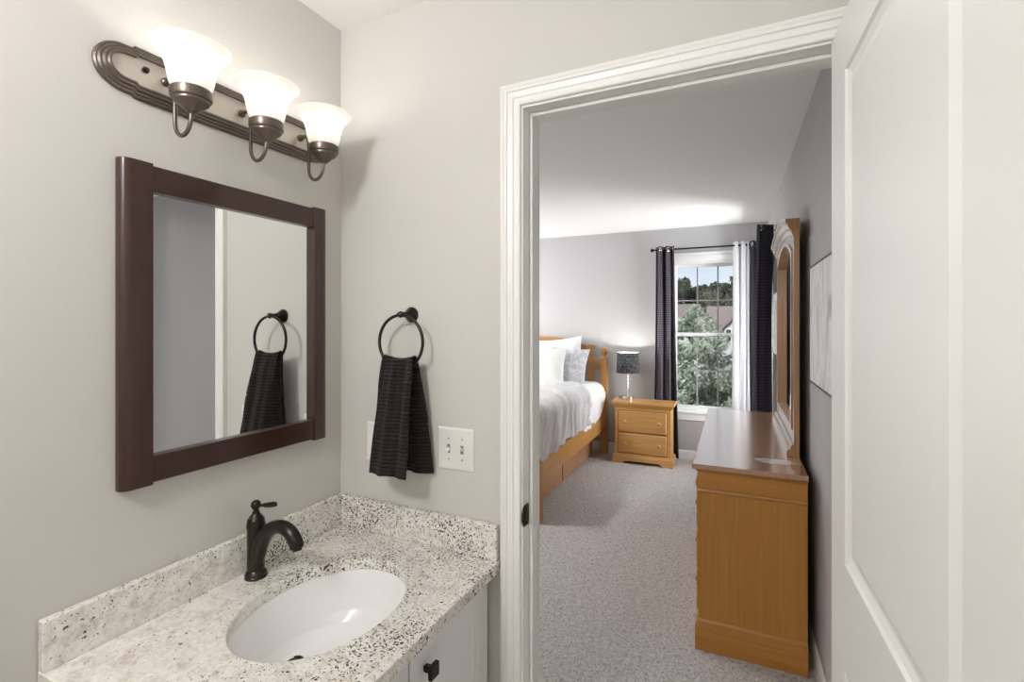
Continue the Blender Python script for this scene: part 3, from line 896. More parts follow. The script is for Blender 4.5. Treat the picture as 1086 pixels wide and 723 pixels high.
# carpet: real pile relief near the doorway
cf = MB()
cf.box(XL - 0.12, XW + 0.14, 0.0, YF + 0.14, -0.1, -0.004)
def carp(u, v):
    x = -0.75 + u * 2.26; y = 0.06 + v * 4.20
    return (x, y, 0.0 + 0.0045 * noise.noise(Vector((x * 38, y * 38, 0))) + 0.003 * noise.noise(Vector((x * 90, y * 90, 3))))
cf.add([(XL, 0.06, 0), (-0.75, 0.06, 0), (-0.75, 4.26, 0), (XL, 4.26, 0)], [(0, 1, 2, 3)])
cf.grid(carp, 280, 460)
struct('floor_bedroom', cf, CARPET, 'beige cut pile carpet of the bedroom', smooth=80)
bb = MB()
bb.prism([(YF - p, q) for p, q in BBP], 'x', XL, XW)
struct('baseboard_bedroom_far', bb, TRIM)
bb = MB(); bb.prism([(XW - p, q) for p, q in BBP], 'y', 0.22, YF - 0.013)
struct('baseboard_bedroom_right', bb, TRIM)
added_flush_lamp((-0.95, 1.75, C2), 'unseen round flush lamp added to light the bedroom')

# windows
def sash_window(name, label, along, a0, a1, z0, z1, wall, out, cols, vis=True):
    """along 'x' or 'y'; wall = coordinate of the room face; out = +1/-1 outward direction"""
    def bx(mb, s0, s1, d0, d1, za, zb):
        d0, d1 = sorted((wall + out * d0, wall + out * d1))
        if along == 'x': mb.box(s0, s1, d0, d1, za, zb)
        else: mb.box(d0, d1, s0, s1, za, zb)
    w = bpy.data.objects.new(name, None); COL.objects.link(w); w['kind'] = 'structure'; w['label'] = label; w['_base'] = (0, 0, 0); placed(w)
    m_ = MB(); j = 0.022
    bx(m_, a0, a0 + j, 0, 0.14, z0, z1); bx(m_, a1 - j, a1, 0, 0.14, z0, z1); bx(m_, a0 + j, a1 - j, 0, 0.14, z1 - j, z1); bx(m_, a0 + j, a1 - j, 0, 0.14, z0, z0 + j)
    link('window_frame', m_, TRIM, w, bevel=0.001)
    zm = (z0 + z1) / 2 + 0.02
    for nm, za, zb, d in (('upper_sash', zm - 0.02, z1 - j, 0.075), ('lower_sash', z0 + j, zm + 0.02, 0.045)):
        m_ = MB(); s = 0.030; b0, b1 = a0 + j, a1 - j
        bx(m_, b0, b0 + s, d, d + 0.028, za, zb); bx(m_, b1 - s, b1, d, d + 0.028, za, zb)
        bx(m_, b0 + s, b1 - s, d, d + 0.028, zb - s, zb); bx(m_, b0 + s, b1 - s, d, d + 0.028, za, za + s)
        gx0, gx1, gz0, gz1 = b0 + s, b1 - s, za + s, zb - s
        sh = link(nm, m_, TRIM, w, bevel=0.002)
        m_ = MB()
        for i in range(1, cols):
            c = gx0 + (gx1 - gx0) * i / cols
            bx(m_, c - 0.007, c + 0.007, d + 0.006, d + 0.022, gz0, gz1)
        c = (gz0 + gz1) / 2
        bx(m_, gx0, gx1, d + 0.0065, d + 0.0215, c - 0.007, c + 0.007)
        link('muntins', m_, GRILLE_SHADED, sh)
        m_ = MB(); bx(m_, gx0, gx1, d + 0.013, d + 0.015, gz0, gz1)
        link('glass_pane', m_, GLASS, sh, smooth=0)
    m_ = MB()
    mid = (a0 + a1) / 2
    bx(m_, mid - 0.02, mid + 0.02, 0.030, 0.045, zm + 0.02, zm + 0.032)
    link('sash_lock', m_, TRIM, w, bevel=0.003)
    # casing: head + sides, sill and apron
    cw = 0.075
    m_ = MB()
    bx(m_, a0 - cw, a0, -0.016, 0, z0, z1 + cw); bx(m_, a1, a1 + cw, -0.016, 0, z0, z1 + cw); bx(m_, a0, a1, -0.016, 0, z1, z1 + cw)
    bx(m_, a0 - cw - 0.01, a1 + cw + 0.01, -0.026, 0, z1 + cw, z1 + cw + 0.022)
    bx(m_, a0 - cw + 0.014, a0 - 0.014, -0.021, -0.016, z0, z1 + cw - 0.014); bx(m_, a1 + 0.014, a1 + cw - 0.014, -0.021, -0.016, z0, z1 + cw - 0.014)
    bx(m_, a0 - 0.014, a1 + 0.014, -0.021, -0.016, z1 + 0.014, z1 + cw - 0.014)
    link('casing', m_, TRIM, w, bevel=0.003)
    m_ = MB(); bx(m_, a0 - cw - 0.02, a1 + cw + 0.02, -0.045, 0.05, z0 - 0.022, z0)
    link('window_sill', m_, TRIM, w, bevel=0.006)
    m_ = MB(); bx(m_, a0 - cw, a1 + cw, -0.016, 0, z0 - 0.10, z0 - 0.022)
    link('apron', m_, TRIM, w, bevel=0.003)
    return w
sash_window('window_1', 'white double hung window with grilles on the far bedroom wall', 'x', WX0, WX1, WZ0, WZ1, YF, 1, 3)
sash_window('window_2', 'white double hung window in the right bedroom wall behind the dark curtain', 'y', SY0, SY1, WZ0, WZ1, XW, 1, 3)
sash_window('window_3_added', 'unseen wide white window added to the left bedroom wall for light', 'y', LY0, LY1, 0.5, 2.15, XL, -1, 4)  # unseen window, added to give the fill light an opening

# ------------------------------------------------------------------ curtain rods and curtains
def rod(label, p0, p1, wall_axis, wallc):
    t = thing('curtain_rod', label, 'curtain rod', p0)
    p0, p1 = Vector(p0), Vector(p1); d = (p1 - p0).normalized()
    m_ = MB(); m_.tube([p0, p1], 0.009, 14); link('pole', m_, BLACKM, t)
    for p, s in ((p0, -1), (p1, 1)):
        m_ = MB(); m_.tube([p, p + d * s * 0.008, p + d * s * 0.012, p + d * s * 0.022, p + d * s * 0.034, p + d * s * 0.042, p + d * s * 0.045], [0.009, 0.010, 0.016, 0.021, 0.019, 0.010, 0.001], 16)
        link('finial', m_, BLACKM, t)
    for p in (p0 + d * 0.10, p1 - d * 0.045):
        m_ = MB()
        if wall_axis == 'y': m_.box(p.x - 0.006, p.x + 0.006, p.y, wallc, p.z - 0.014, p.z - 0.008).box(p.x - 0.012, p.x + 0.012, wallc - 0.004, wallc, p.z - 0.04, p.z + 0.02)
        else: m_.box(p.x, wallc, p.y - 0.006, p.y + 0.006, p.z - 0.014, p.z - 0.008).box(wallc - 0.004, wallc, p.y - 0.012, p.y + 0.012, p.z - 0.04, p.z + 0.02)
        link('bracket', m_, BLACKM, t)
RZc = 2.238
rod('long black curtain rod over the far bedroom window', (0.42, 4.17, RZc), (1.462, 4.17, RZc), 'y', YF)
rod('short black curtain rod on the right bedroom wall', (1.418, 3.20, RZc - 0.004), (1.418, 4.085, RZc - 0.004), 'x', XW)

def curtain(label, mat, axis, a0, a1, c, amp, folds, z0, z1, phase=0.0, flare=0.0, group=None, grom=True, neck=1.0, off=0.0):
    t = thing('curtain', label, 'curtain', ((a0 + a1) / 2, c, z0) if axis == 'x' else (c, (a0 + a1) / 2, z0), group)
    def f(u, v):
        s = v                       # 0 top .. 1 bottom
        w = (a1 - a0) * (1 + flare * s)
        a = (a0 + a1) / 2 + off * s + (u - 0.5) * w
        ph = 2 * math.pi * folds * u + phase
        k = amp * (0.85 + 0.25 * math.sin(3 * s + u * 5))
        d = math.sin(ph) * k + 0.006 * math.sin(ph * 2.3 + s * 6)
        a += 0.010 * math.sin(ph * 1.0 + 1.2 + s * 2) * (0.3 + s)
        z = z1 + (z0 - z1) * s
        return (a, c + d, z) if axis == 'x' else (c + d, a, z)
    m_ = MB(); m_.grid(f, int(28 * folds) + 10, 40)
    link('cloth_panel', m_, mat, t, smooth=70, solid=0.003)
    if grom:
        n = max(2, int(folds * 2))
        for i in range(n):
            ph = math.pi * (i + 0.5)
            u = ((ph - phase) / (2 * math.pi * folds))
            u = (i + 0.5) / n
            P0 = Vector(f(u, 0.018)); P1 = Vector(f(u + 0.02, 0.018)); P2 = Vector(f(u, 0.028))
            nrm = (P1 - P0).cross(P2 - P0).normalized(); tu = (P1 - P0).normalized(); tv = nrm.cross(tu)
            ctr = Vector(f(u, (z1 - RZc) / (z1 - z0)))
            m_ = MB(); m_.tube([ctr + (tu * math.cos(q * math.pi / 10) + tv * math.sin(q * math.pi / 10)) * 0.020 for q in range(20)], 0.005, 8, closed=True)
            link('grommet', m_, CHROME if mat is not SHEER else CHROME, t)
    return t
curtain('dark plum checked curtain at the left of the far window, behind the nightstand', CURT, 'x', 0.430, 0.625, 4.17, 0.042, 2.6, 0.03, 2.272, 0.4, flare=0.26, off=0.010)
curtain('white curtain at the right of the far window', SHEER, 'x', 1.188, 1.335, 4.165, 0.026, 2.5, 0.03, 2.275, 1.0, flare=0.05, grom=False)
curtain('dark plum curtain in the far corner, just right of the white curtain', CURT_S, 'x', 1.345, 1.425, 4.165, 0.036, 1.2, 0.03, 2.272, 2.0)
curtain('wide dark plum curtain hanging from the short rod beside the dresser mirror', CURT_S, 'y', 3.225, 3.42, 1.430, 0.062, 1.6, 0.03, 2.266, -2.2, grom=True)

# ------------------------------------------------------------------ dresser
def moulding(mb, x0, x1, y0, y1, prof, sides=('x0', 'y0', 'y1')):
    """horizontal moulding as stacked prisms: prof = (z0,z1,out)"""
    for za, zb, o in prof:
        mb.box(x0 - (o if 'x0' in sides else 0), x1 + (o if 'x1' in sides else 0), y0 - (o if 'y0' in sides else 0), y1 + (o if 'y1' in sides else 0), za, zb)
def loft(mb, x0, x1, y0, y1, prof, sx0=1, sx1=1, sy0=1, sy1=1):
    """profiled box: prof = list of (z, out)"""
    vs = []
    for z, o in prof:
        vs += [(x0 - o * sx0, y0 - o * sy0, z), (x1 + o * sx1, y0 - o * sy0, z), (x1 + o * sx1, y1 + o * sy1, z), (x0 - o * sx0, y1 + o * sy1, z)]
    fs = [(0, 1, 2, 3)[::-1], tuple(4 * (len(prof) - 1) + i for i in range(4))]
    for i in range(len(prof) - 1):
        for j in range(4):
            fs.append((4 * i + j, 4 * i + (j + 1) % 4, 4 * i + 4 + (j + 1) % 4, 4 * i + 4 + j))
    mb.add(vs, fs)

DX0, DX1, DY0, DY1, DZ = 1.052, 1.475, 1.095, 2.600, 0.830
dre = thing('dresser', 'long honey wood dresser against the right bedroom wall', 'dresser', (1.26, 1.85, 0))
m_ = MB()
m_.box(DX0, DX1, DY0, DY1, 0.10, 0.72)
link('carcass', m_, DRS_Z, dre, bevel=0.002)
m_ = MB(); m_.prism([(DX1, 0.715), (DX0 - 0.004, 0.715), (DX0 - 0.012, 0.728), (DX0 - 0.013, 0.745), (DX0 - 0.006, 0.765), (DX0 - 0.003, 0.785), (DX0 - 0.010, 0.80), (DX1, 0.80)], 'y', DY0 + 0.0005, DY1)
link('frieze', m_, DRS_X, dre, bevel=0.001)
m_ = MB(); loft(m_, DX0, DX1, DY0, DY1, [(0.700, 0.0), (0.703, 0.006), (0.710, 0.009), (0.717, 0.006), (0.720, 0.0005)], sx1=0)
link('waist_moulding', m_, DRS_X, dre, smooth=30)
m_ = MB(); loft(m_, DX0, DX1, DY0, DY1, [(0.0, 0.014), (0.105, 0.014), (0.112, 0.011), (0.118, 0.010), (0.130, 0.004), (0.134, 0.0005)], sx1=0)
link('plinth', m_, DRS_X, dre, smooth=30)
m_ = MB(); loft(m_, DX0, DX1, DY0, DY1, [(0.790, 0.0), (0.794, 0.006), (0.804, 0.012), (0.8065, 0.020)], sx1=0)
link('cornice', m_, DRS_X, dre, smooth=30)
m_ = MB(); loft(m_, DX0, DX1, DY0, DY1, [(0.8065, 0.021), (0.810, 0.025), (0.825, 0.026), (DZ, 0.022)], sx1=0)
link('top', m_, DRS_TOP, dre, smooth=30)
cols_ = [(DY0 + 0.03, DY0 + 0.50), (DY0 + 0.515, DY1 - 0.515), (DY1 - 0.50, DY1 - 0.03)]
rows_ = [(0.155, 0.335), (0.345, 0.515), (0.525, 0.69)]
for (ya, yb) in cols_:
    for (za, zb) in rows_:
        m_ = MB(); m_.box(DX0 - 0.010, DX0 + 0.01, ya, yb, za, zb)
        d_ = link('drawer', m_, DRS_Y, dre, bevel=0.004)
        for f_ in (0.22, 0.78):
            m_ = MB(); m_.lathe([(0.008, -0.008), (0.007, -0.012), (0.012, -0.016), (0.013, -0.020), (0.008, -0.024), (0.0, -0.025)], (DX0 + 0.002, ya + (yb - ya) * f_, (za + zb) / 2), 'x', 18)
            link('knob', m_, DRS_Y, d_, smooth=40)

# dresser mirror
MY0, MY1, MXF, MXB = 1.372, 2.322, 1.452, 1.475
dmr = thing('dresser_mirror', 'tall arched honey wood mirror standing on the dresser', 'mirror', (1.46, 1.85, DZ))
cyM = (MY0 + MY1) / 2; hw = (MY1 - MY0) / 2
def arch(y, zs, rise, half): 
    q = max(-1, min(1, (y - cyM) / half)); return zs + rise * (1 - q * q)
gy0, gy1, gz0 = MY0 + 0.085, MY1 - 0.085, 0.965
NA = 28
def arch_frame(x0, x1, oy0, oy1, oz0, ozs, orise, iy0, iy1, iz0, izs, irise):
    """flat frame with arched outer and inner heads, between planes x0 and x1"""
    mb = MB(); ih = (iy1 - iy0) / 2; oh = (oy1 - oy0) / 2
    outer = [(oy0, oz0), (oy1, oz0)] + [(oy1 + (oy0 - oy1) * i / NA, arch(oy1 + (oy0 - oy1) * i / NA, ozs, orise, oh)) for i in range(NA + 1)]
    inner = [(iy0, iz0), (iy1, iz0)] + [(iy1 + (iy0 - iy1) * i / NA, arch(iy1 + (iy0 - iy1) * i / NA, izs, irise, ih)) for i in range(NA + 1)]
    n = len(outer)
    vs = [(x, p[0], p[1]) for x in (x0, x1) for L_ in (outer, inner) for p in L_]
    fs = []
    for i in range(n):
        j = (i + 1) % n
        fs += [(i, j, n + j, n + i), (2 * n + i, 3 * n + i, 3 * n + j, 2 * n + j), (i, 2 * n + i, 2 * n + j, j), (n + i, n + j, 3 * n + j, 3 * n + i)]
    mb.add(vs, fs); return mb
link('frame', arch_frame(MXF, MXB, MY0, MY1, DZ, 1.90, 0.052, gy0, gy1, gz0, 1.79, 0.085), MIRWOOD, dmr, smooth=0)
link('bead', arch_frame(MXF - 0.006, MXF, gy0 - 0.018, gy1 + 0.018, gz0 - 0.018, 1.805, 0.088, gy0, gy1, gz0, 1.79, 0.085), MIRWOOD, dmr, smooth=0)
m_ = MB()
pts = [(gy0, gz0), (gy1, gz0)] + [(gy1 + (gy0 - gy1) * i / NA, arch(gy1 + (gy0 - gy1) * i / NA, 1.79, 0.085, (gy1 - gy0) / 2)) for i in range(NA + 1)]
m_.prism(pts, 'x', 1.4615, 1.4640)
m_.v = [(v[0] + (v[1] - gy0) * 0.0135, v[1], v[2]) for v in m_.v]      # the pane sits a little askew in its rebate
link('glass', m_, MIRROR, dmr, smooth=0)
# arched cornice: profile swept along the head
m_ = MB()
cprof = [(0.0, 1.862), (-0.004, 1.866), (-0.010, 1.882), (-0.010, 1.890), (-0.018, 1.896), (-0.026, 1.914), (-0.026, 1.922), (-0.035, 1.930), (-0.035, 1.947), (0.024, 1.947), (0.024, 1.862)]
K = 40; vs = []; npf = len(cprof)
for i in range(K + 1):
    y = MY0 - 0.004 + (MY1 - MY0 + 0.008) * i / K
    rz = arch(y, 0.0, 0.050, hw + 0.004)
    for dx, z in cprof: vs.append((MXF + dx, y, z + rz))
fs = []
for i in range(K):
    for j in range(npf): fs.append((i * npf + j, i * npf + (j + 1) % npf, (i + 1) * npf + (j + 1) % npf, (i + 1) * npf + j))
fs += [tuple(range(npf)), tuple(K * npf + j for j in range(npf))]
m_.add(vs, fs); link('cornice', m_, MIRWOOD, dmr, smooth=0)
m_ = MB()
for (z_a, z_b, o1, o2) in ((DZ + 0.0005, DZ + 0.035, 0.030, 0.022), (DZ + 0.035, DZ + 0.060, 0.014, 0.006)):
    m_.prism([(MXF - o1, z_a), (MXF, z_a), (MXF, z_b), (MXF - o2, z_b), (MXF - o1, z_b - 0.008)], 'y', MY0 - 0.002, MY1 + 0.002)
link('base_moulding', m_, MIRWOOD, dmr, bevel=0.003)

# ------------------------------------------------------------------ pictures on the right wall
def art_mat(name, c1, c2, c3, seed):
    m = mat_new(name, rough=0.4); n = NT(m)
    mp = n.mapping((5, 6, 2.2), (0.3, 0, 0), (seed, seed, 0))
    a = n.noise(1.2, 4, 0.55, mp.outputs[0], dist=1.8)
    n.color(n.ramp(a, [(0.32, c3), (0.46, c1), (0.56, c2), (0.70, c1)])); return m
ARTM = art_mat('pale_brushstroke_art', (0.66, 0.68, 0.68), (0.84, 0.85, 0.85), (0.42, 0.46, 0.46), 3)
ARTM2 = art_mat('grey_brushstroke_art', (0.62, 0.65, 0.66), (0.84, 0.85, 0.85), (0.28, 0.33, 0.35), 11)
def picture(label, y0, y1, z0, z1, mat, d=0.020):
    t = thing('framed_picture', label, 'picture', (XW, (y0 + y1) / 2, z0), 'pale abstract pictures on the right bedroom wall')
    b = 0.007
    m_ = MB()
    m_.box(XW - d, XW - 0.001, y0, y0 + b, z0, z1).box(XW - d, XW - 0.001, y1 - b, y1, z0, z1)
    m_.box(XW - d, XW - 0.001, y0 + b, y1 - b, z0, z0 + b).box(XW - d, XW - 0.001, y0 + b, y1 - b, z1 - b, z1)
    link('frame', m_, BLACKM, t)
    m_ = MB(); m_.box(XW - d + 0.003, XW - d + 0.007, y0 + b, y1 - b, z0 + b, z1 - b); link('canvas', m_, mat, t)
picture('pale abstract picture in thin black frame, near the open door', 0.66, 1.235, 1.205, 1.700, ARTM)
picture('grey abstract picture in black frame beyond the dresser mirror', 2.73, 3.17, 1.215, 1.690, ARTM2, 0.036)

# ------------------------------------------------------------------ nightstand and lamp
NX0, NX1, NY0, NY1, NZ = 0.060, 0.622, 3.862, 4.112, 0.640
nst = thing('nightstand', 'honey wood two drawer nightstand between the bed and the window', 'nightstand', (0.34, 4.04, 0))
m_ = MB(); m_.box(NX0, NX1, NY0, NY1, 0.075, 0.60)
link('carcass', m_, NIGHT_X, nst, bevel=0.003)
m_ = MB()
bp = 0.022
front = [(NX0 - bp, 0.0), (NX0 + 0.075, 0.0), (NX0 + 0.095, 0.018), (NX0 + 0.125, 0.030), (NX1 - 0.125, 0.030), (NX1 - 0.095, 0.018), (NX1 - 0.075, 0.0), (NX1 + bp, 0.0), (NX1 + bp, 0.072), (NX0 - bp, 0.072)]
m_.prism(front, 'y', NY0 - bp, NY0)
for x0_, x1_ in ((NX0 - bp, NX0), (NX1, NX1 + bp)): m_.box(x0_, x1_, NY0, NY1, 0.0, 0.072)
loft(m_, NX0, NX1, NY0, NY1, [(0.072, bp), (0.078, 0.014), (0.086, 0.011), (0.092, 0.0005)], sy1=0)
link('plinth', m_, NIGHT_X, nst, smooth=30)
m_ = MB(); loft(m_, NX0, NX1, NY0, NY1, [(0.575, 0.0005), (0.580, 0.006), (0.592, 0.014), (0.604, 0.024), (0.612, 0.030), (0.616, 0.036), (NZ - 0.003, 0.038), (NZ, 0.034)], sy1=0)
link('top', m_, NIGHT_X, nst, smooth=30)
for za, zb in ((0.108, 0.312), (0.324, 0.545)):
    m_ = MB()
    x0_, x1_ = NX0 + 0.038, NX1 - 0.038
    yy = NY0 - 0.010
    v0 = [(x0_, NY0, za), (x1_, NY0, za), (x1_, NY0, zb), (x0_, NY0, zb)]
    v1 = [(x0_ + 0.010, yy, za + 0.010), (x1_ - 0.010, yy, za + 0.010), (x1_ - 0.010, yy, zb - 0.010), (x0_ + 0.010, yy, zb - 0.010)]
    m_.add(v0 + v1, [(4, 5, 6, 7), (3, 2, 1, 0)] + [(i, (i + 1) % 4, 4 + (i + 1) % 4, 4 + i) for i in range(4)])
    d_ = link('drawer', m_, NIGHT_X, nst, smooth=20)
    for kx in (0.170, 0.512):
        m_ = MB(); m_.lathe([(0.009, -0.008), (0.008, -0.018), (0.018, -0.026), (0.020, -0.032), (0.013, -0.039), (0.0, -0.041)], (kx, NY0, (za + zb) / 2), 'y', 20)
        link('knob', m_, NIGHT_X, d_, smooth=40)
    g = MB(); g.box(x0_ - 0.004, x1_ + 0.004, NY0 - 0.0008, NY0 + 0.004, za - 0.004, zb + 0.004)
    link('drawer_gap', g, wood('dark_gap_wood', (0.13, 0.06, 0.02), (0.09, 0.04, 0.012)), nst)

LPX, LPY = 0.166, 4.010
lmp = thing('table_lamp', 'small lamp with dark patterned drum shade on the nightstand', 'lamp', (LPX, LPY, NZ))
m_ = MB(); m_.lathe([(0.062, 0.0005), (0.062, 0.034), (0.060, 0.037), (0.012, 0.038), (0.010, 0.044), (0.0, 0.044)], (LPX, LPY, NZ), n=36)
link('base', m_, CHROME, lmp, smooth=30)
m_ = MB(); m_.tube([(LPX, LPY, NZ + 0.040), (LPX, LPY, 0.990)], 0.0055, 12); m_.lathe([(0.012, 0.972), (0.014, 0.978), (0.014, 1.010), (0.0, 1.010)], (LPX, LPY, 0), n=18)
link('stem', m_, CHROME, lmp, smooth=40)
m_ = MB(); m_.lathe([(0.120, 0.925), (0.113, 1.140)], (LPX, LPY, 0), n=48, cap=False)
link('lamp_shade', m_, SHADE, lmp, smooth=60, solid=0.002)
m_ = MB(); m_.lathe([(0.1180, 0.926), (0.1110, 1.139)], (LPX, LPY, 0), n=48, cap=False)
lin = link('shade_lining', m_, SHADE_IN, lmp, smooth=60); lin['label'] = 'white lining of the drum shade'
m_ = MB()
m_.tube([(LPX + 0.113 * math.cos(2 * math.pi * i / 48), LPY + 0.113 * math.sin(2 * math.pi * i / 48), 1.140) for i in range(48)], 0.0025, 6, closed=True)
for i in range(3):
    a_ = 2 * math.pi * i / 3; m_.tube([(LPX, LPY, 1.128), (LPX + 0.112 * math.cos(a_), LPY + 0.112 * math.sin(a_), 1.136)], 0.0015, 6)
m_.tube([(LPX, LPY, 1.010), (LPX, LPY, 1.128)], 0.0015, 6)
link('shade_fitter', m_, CHROME, lmp)
m_ = MB(); m_.lathe([(0.011, 1.012), (0.014, 1.025), (0.024, 1.046), (0.027, 1.062), (0.022, 1.080), (0.0, 1.090)], (LPX, LPY, 0), n=20)
link('bulb', m_, BULB, lmp, smooth=60)
light('lamp_light', 'POINT', (LPX, LPY, 1.105), 4.0, (1.0, 0.93, 0.84), radius=0.012)
m_ = MB(); m_.tube(bez([(LPX - 0.055, LPY + 0.01, NZ + 0.010), (LPX - 0.085, LPY, NZ + 0.03), (LPX - 0.092, LPY - 0.01, NZ + 0.015), (LPX - 0.075, LPY + 0.03, NZ + 0.004), (LPX - 0.02, LPY + 0.075, NZ + 0.004), (LPX + 0.02, 4.10, NZ + 0.004)], 5), 0.003, 8)
link('power_cord', m_, BLACKM, lmp)

# ------------------------------------------------------------------ bed
BX1, BX0 = -0.100, -1.72      # outer faces of the side rails
BYH, BYF = 4.19, 2.075         # headboard back, foot
bed = thing('bed', 'honey wood bed with spindle headboard and storage drawers below', 'bed', (-0.9, 3.1, 0))
def post(x, y, hgt, ball=True):
    m_ = MB(); m_.box(x - 0.039, x + 0.039, y - 0.039, y + 0.039, 0, hgt)
    o = link('bed_post', m_, PINE_Z, bed, bevel=0.006)
    if ball:
        m_ = MB(); m_.lathe([(0.034, 0.0), (0.030, 0.008), (0.018, 0.018), (0.017, 0.026), (0.024, 0.036), (0.036, 0.056), (0.038, 0.074), (0.034, 0.092), (0.022, 0.108), (0.0, 0.115)], (x, y, hgt), n=24)
        link('finial', m_, PINE_Z, o, smooth=40)
post(-0.122, 4.150, 1.068); post(BX0 + 0.039, 4.150, 1.068)
cxb = (-0.122 + BX0 + 0.039) / 2
hx = -0.161
prf = [(hx, 1.040), (hx - 0.028, 1.042), (hx - 0.060, 1.055), (hx - 0.085, 1.080), (hx - 0.100, 1.112), (hx - 0.096, 1.150), (hx - 0.070, 1.182), (hx - 0.062, 1.200), (hx - 0.080, 1.212),
       (hx - 0.125, 1.214), (hx - 0.170, 1.204), (hx - 0.230, 1.222), (hx - 0.34, 1.258), (hx - 0.46, 1.285), (hx - 0.60, 1.296), (cxb, 1.300)]
mirp = [(2 * cxb - x, z) for x, z in prf[:-1]][::-1]
low = [(2 * cxb - hx, 0.930), (2 * cxb - hx + 0.25, 0.950), (cxb, 1.02), (hx - 0.25, 0.950), (hx, 0.930)]
m_ = MB(); m_.prism(prf + mirp + low, 'y', 4.135, 4.163)
link('headboard_top', m_, PINE_X, bed, bevel=0.003)
m_ = MB(); m_.box(2 * cxb - hx, hx, 4.137, 4.161, 0.42, 0.56)
link('headboard_rail', m_, PINE_X, bed, bevel=0.003)
for i in range(9):
    x = cxb + (i - 4) * 0.158
    m_ = MB(); m_.box(x - 0.036, x + 0.036, 4.143, 4.155, 0.555, 0.98)
    link('slat', m_, PINE_Z, bed, bevel=0.002)
for xa, xb in ((BX1 - 0.030, BX1), (BX0, BX0 + 0.030)):
    m_ = MB(); m_.box(xa, xb, BYF + 0.03, 4.111, 0.275, 0.450)
    link('side_rail', m_, PINE_Y, bed, bevel=0.005)
post(-0.118, BYF, 0.47, False); post(BX0 + 0.035, BYF, 0.47, False)
m_ = MB(); m_.box(BX0 + 0.06, -0.157, BYF - 0.014, BYF + 0.014, 0.26, 0.46)
link('footboard', m_, PINE_X, bed, bevel=0.005)
m_ = MB(); m_.box(BX0 + 0.031, BX1 - 0.031, BYF + 0.02, 4.10, 0.285, 0.315)
link('slat_base', m_, PINE_X, bed)
REDW = wood('reddish_drawer_wood', (0.50, 0.27, 0.15), (0.40, 0.20, 0.10), 'y', 0.4)
for ya, yb in ((2.13, 2.985), (3.005, 4.02)):
    m_ = MB(); m_.box(-0.72, -0.225, ya, yb, 0.012, 0.268)
    d_ = link('storage_drawer', m_, REDW, bed, bevel=0.003)
    d_['label'] = 'reddish wood storage drawer under the side rail'

# mattress
m_ = MB()
def rbox(x0, x1, y0, y1, z0, z1, r, nb=8):
    def f(u, v): return None
    bm = bmesh.new()
    return None
m_.box(BX0 + 0.04, -0.142, BYF + 0.04, 4.125, 0.318, 0.792)
mt = link('mattress', m_, SHEET, bevel=0.075, seg=8, loc=(-0.9, 3.1, 0.318))
tag(mt, 'thick mattress in a white sheet on the wooden bed', 'mattress')

# duvet: top, rounded edge and side drop with wrinkles
def duvet(u, v):
    """u: 0 left hem .. 1 right hem ; v: 0 foot .. 1 folded edge near the pillows"""
    y = 2.045 + v * 1.34
    drop = 0.315 - 0.020 * math.sin(v * 3.1) - 0.02 * v
    topw = 1.52; R_ = 0.085; arc = R_ * math.pi / 2
    L = topw / 2 - R_ + arc + drop
    s = (u - 0.5) * 2 * L; sg = 1 if s >= 0 else -1; s = abs(s)
    cx = (BX0 - 0.10) / 2 + 0.02; hwid = topw / 2 - R_ + 0.03
    zt = 0.826
    if s < hwid: x, z, nx, nz = s, zt, 0, 1
    elif s < hwid + arc:
        a = (s - hwid) / R_; x = hwid + R_ * math.sin(a); z = zt - R_ * (1 - math.cos(a)); nx, nz = math.sin(a), math.cos(a)
    else: x = hwid + R_ + 0.02 * (s - hwid - arc); z = zt - R_ - (s - hwid - arc); nx, nz = 1, 0
    q = max(0.0, (s - hwid * 0.35) / L)
    p = Vector((s * 1.5, y * 6, 2 + sg))
    wx = y * 5.2 + s * 3.0 + 0.8 * noise.noise(Vector((y * 2.2, s * 2.2, 4.0)))
    rid = lambda f, o: (1 - abs(noise.noise(Vector((wx * f, s * 1.3, o)))) * 2.6)
    d = 0.010 + (0.003 + 0.030 * min(1, q * 1.6)) * max(0, rid(1.1, 9.0)) ** 1.5 + (0.001 + 0.019 * min(1, q * 1.3)) * max(0, rid(2.2, 3.0)) ** 1.5
    d += 0.018 * q * noise.noise(Vector((y * 3, s * 1.5, 1.0)))
    # puffy rolled edge towards the pillows
    e = max(0, (v - 0.93) / 0.07)
    d += 0.022 * math.sin(e * math.pi) - 0.03 * max(0, e - 0.75)
    d = max(d, -0.012)
    y += 0.05 * noise.noise(Vector((s * 3, 7, v))) * 1.0 + 0.10 * (q ** 1.5) * v * -1.0
    hem = 0.02 * noise.noise(Vector((y * 4, 3, sg)))
    if s > hwid + arc: z += hem * (s - hwid - arc) / max(drop, 0.01)
    return (cx + sg * (x + nx * d), y, z + nz * d)
m_ = MB(); m_.grid(duvet, 230, 190)
dv = link('duvet', m_, DUVET, smooth=80, solid=0.014, loc=(-0.9, 2.7, 0.8))
tag(dv, 'rumpled pale grey duvet spread over the bed', 'duvet')

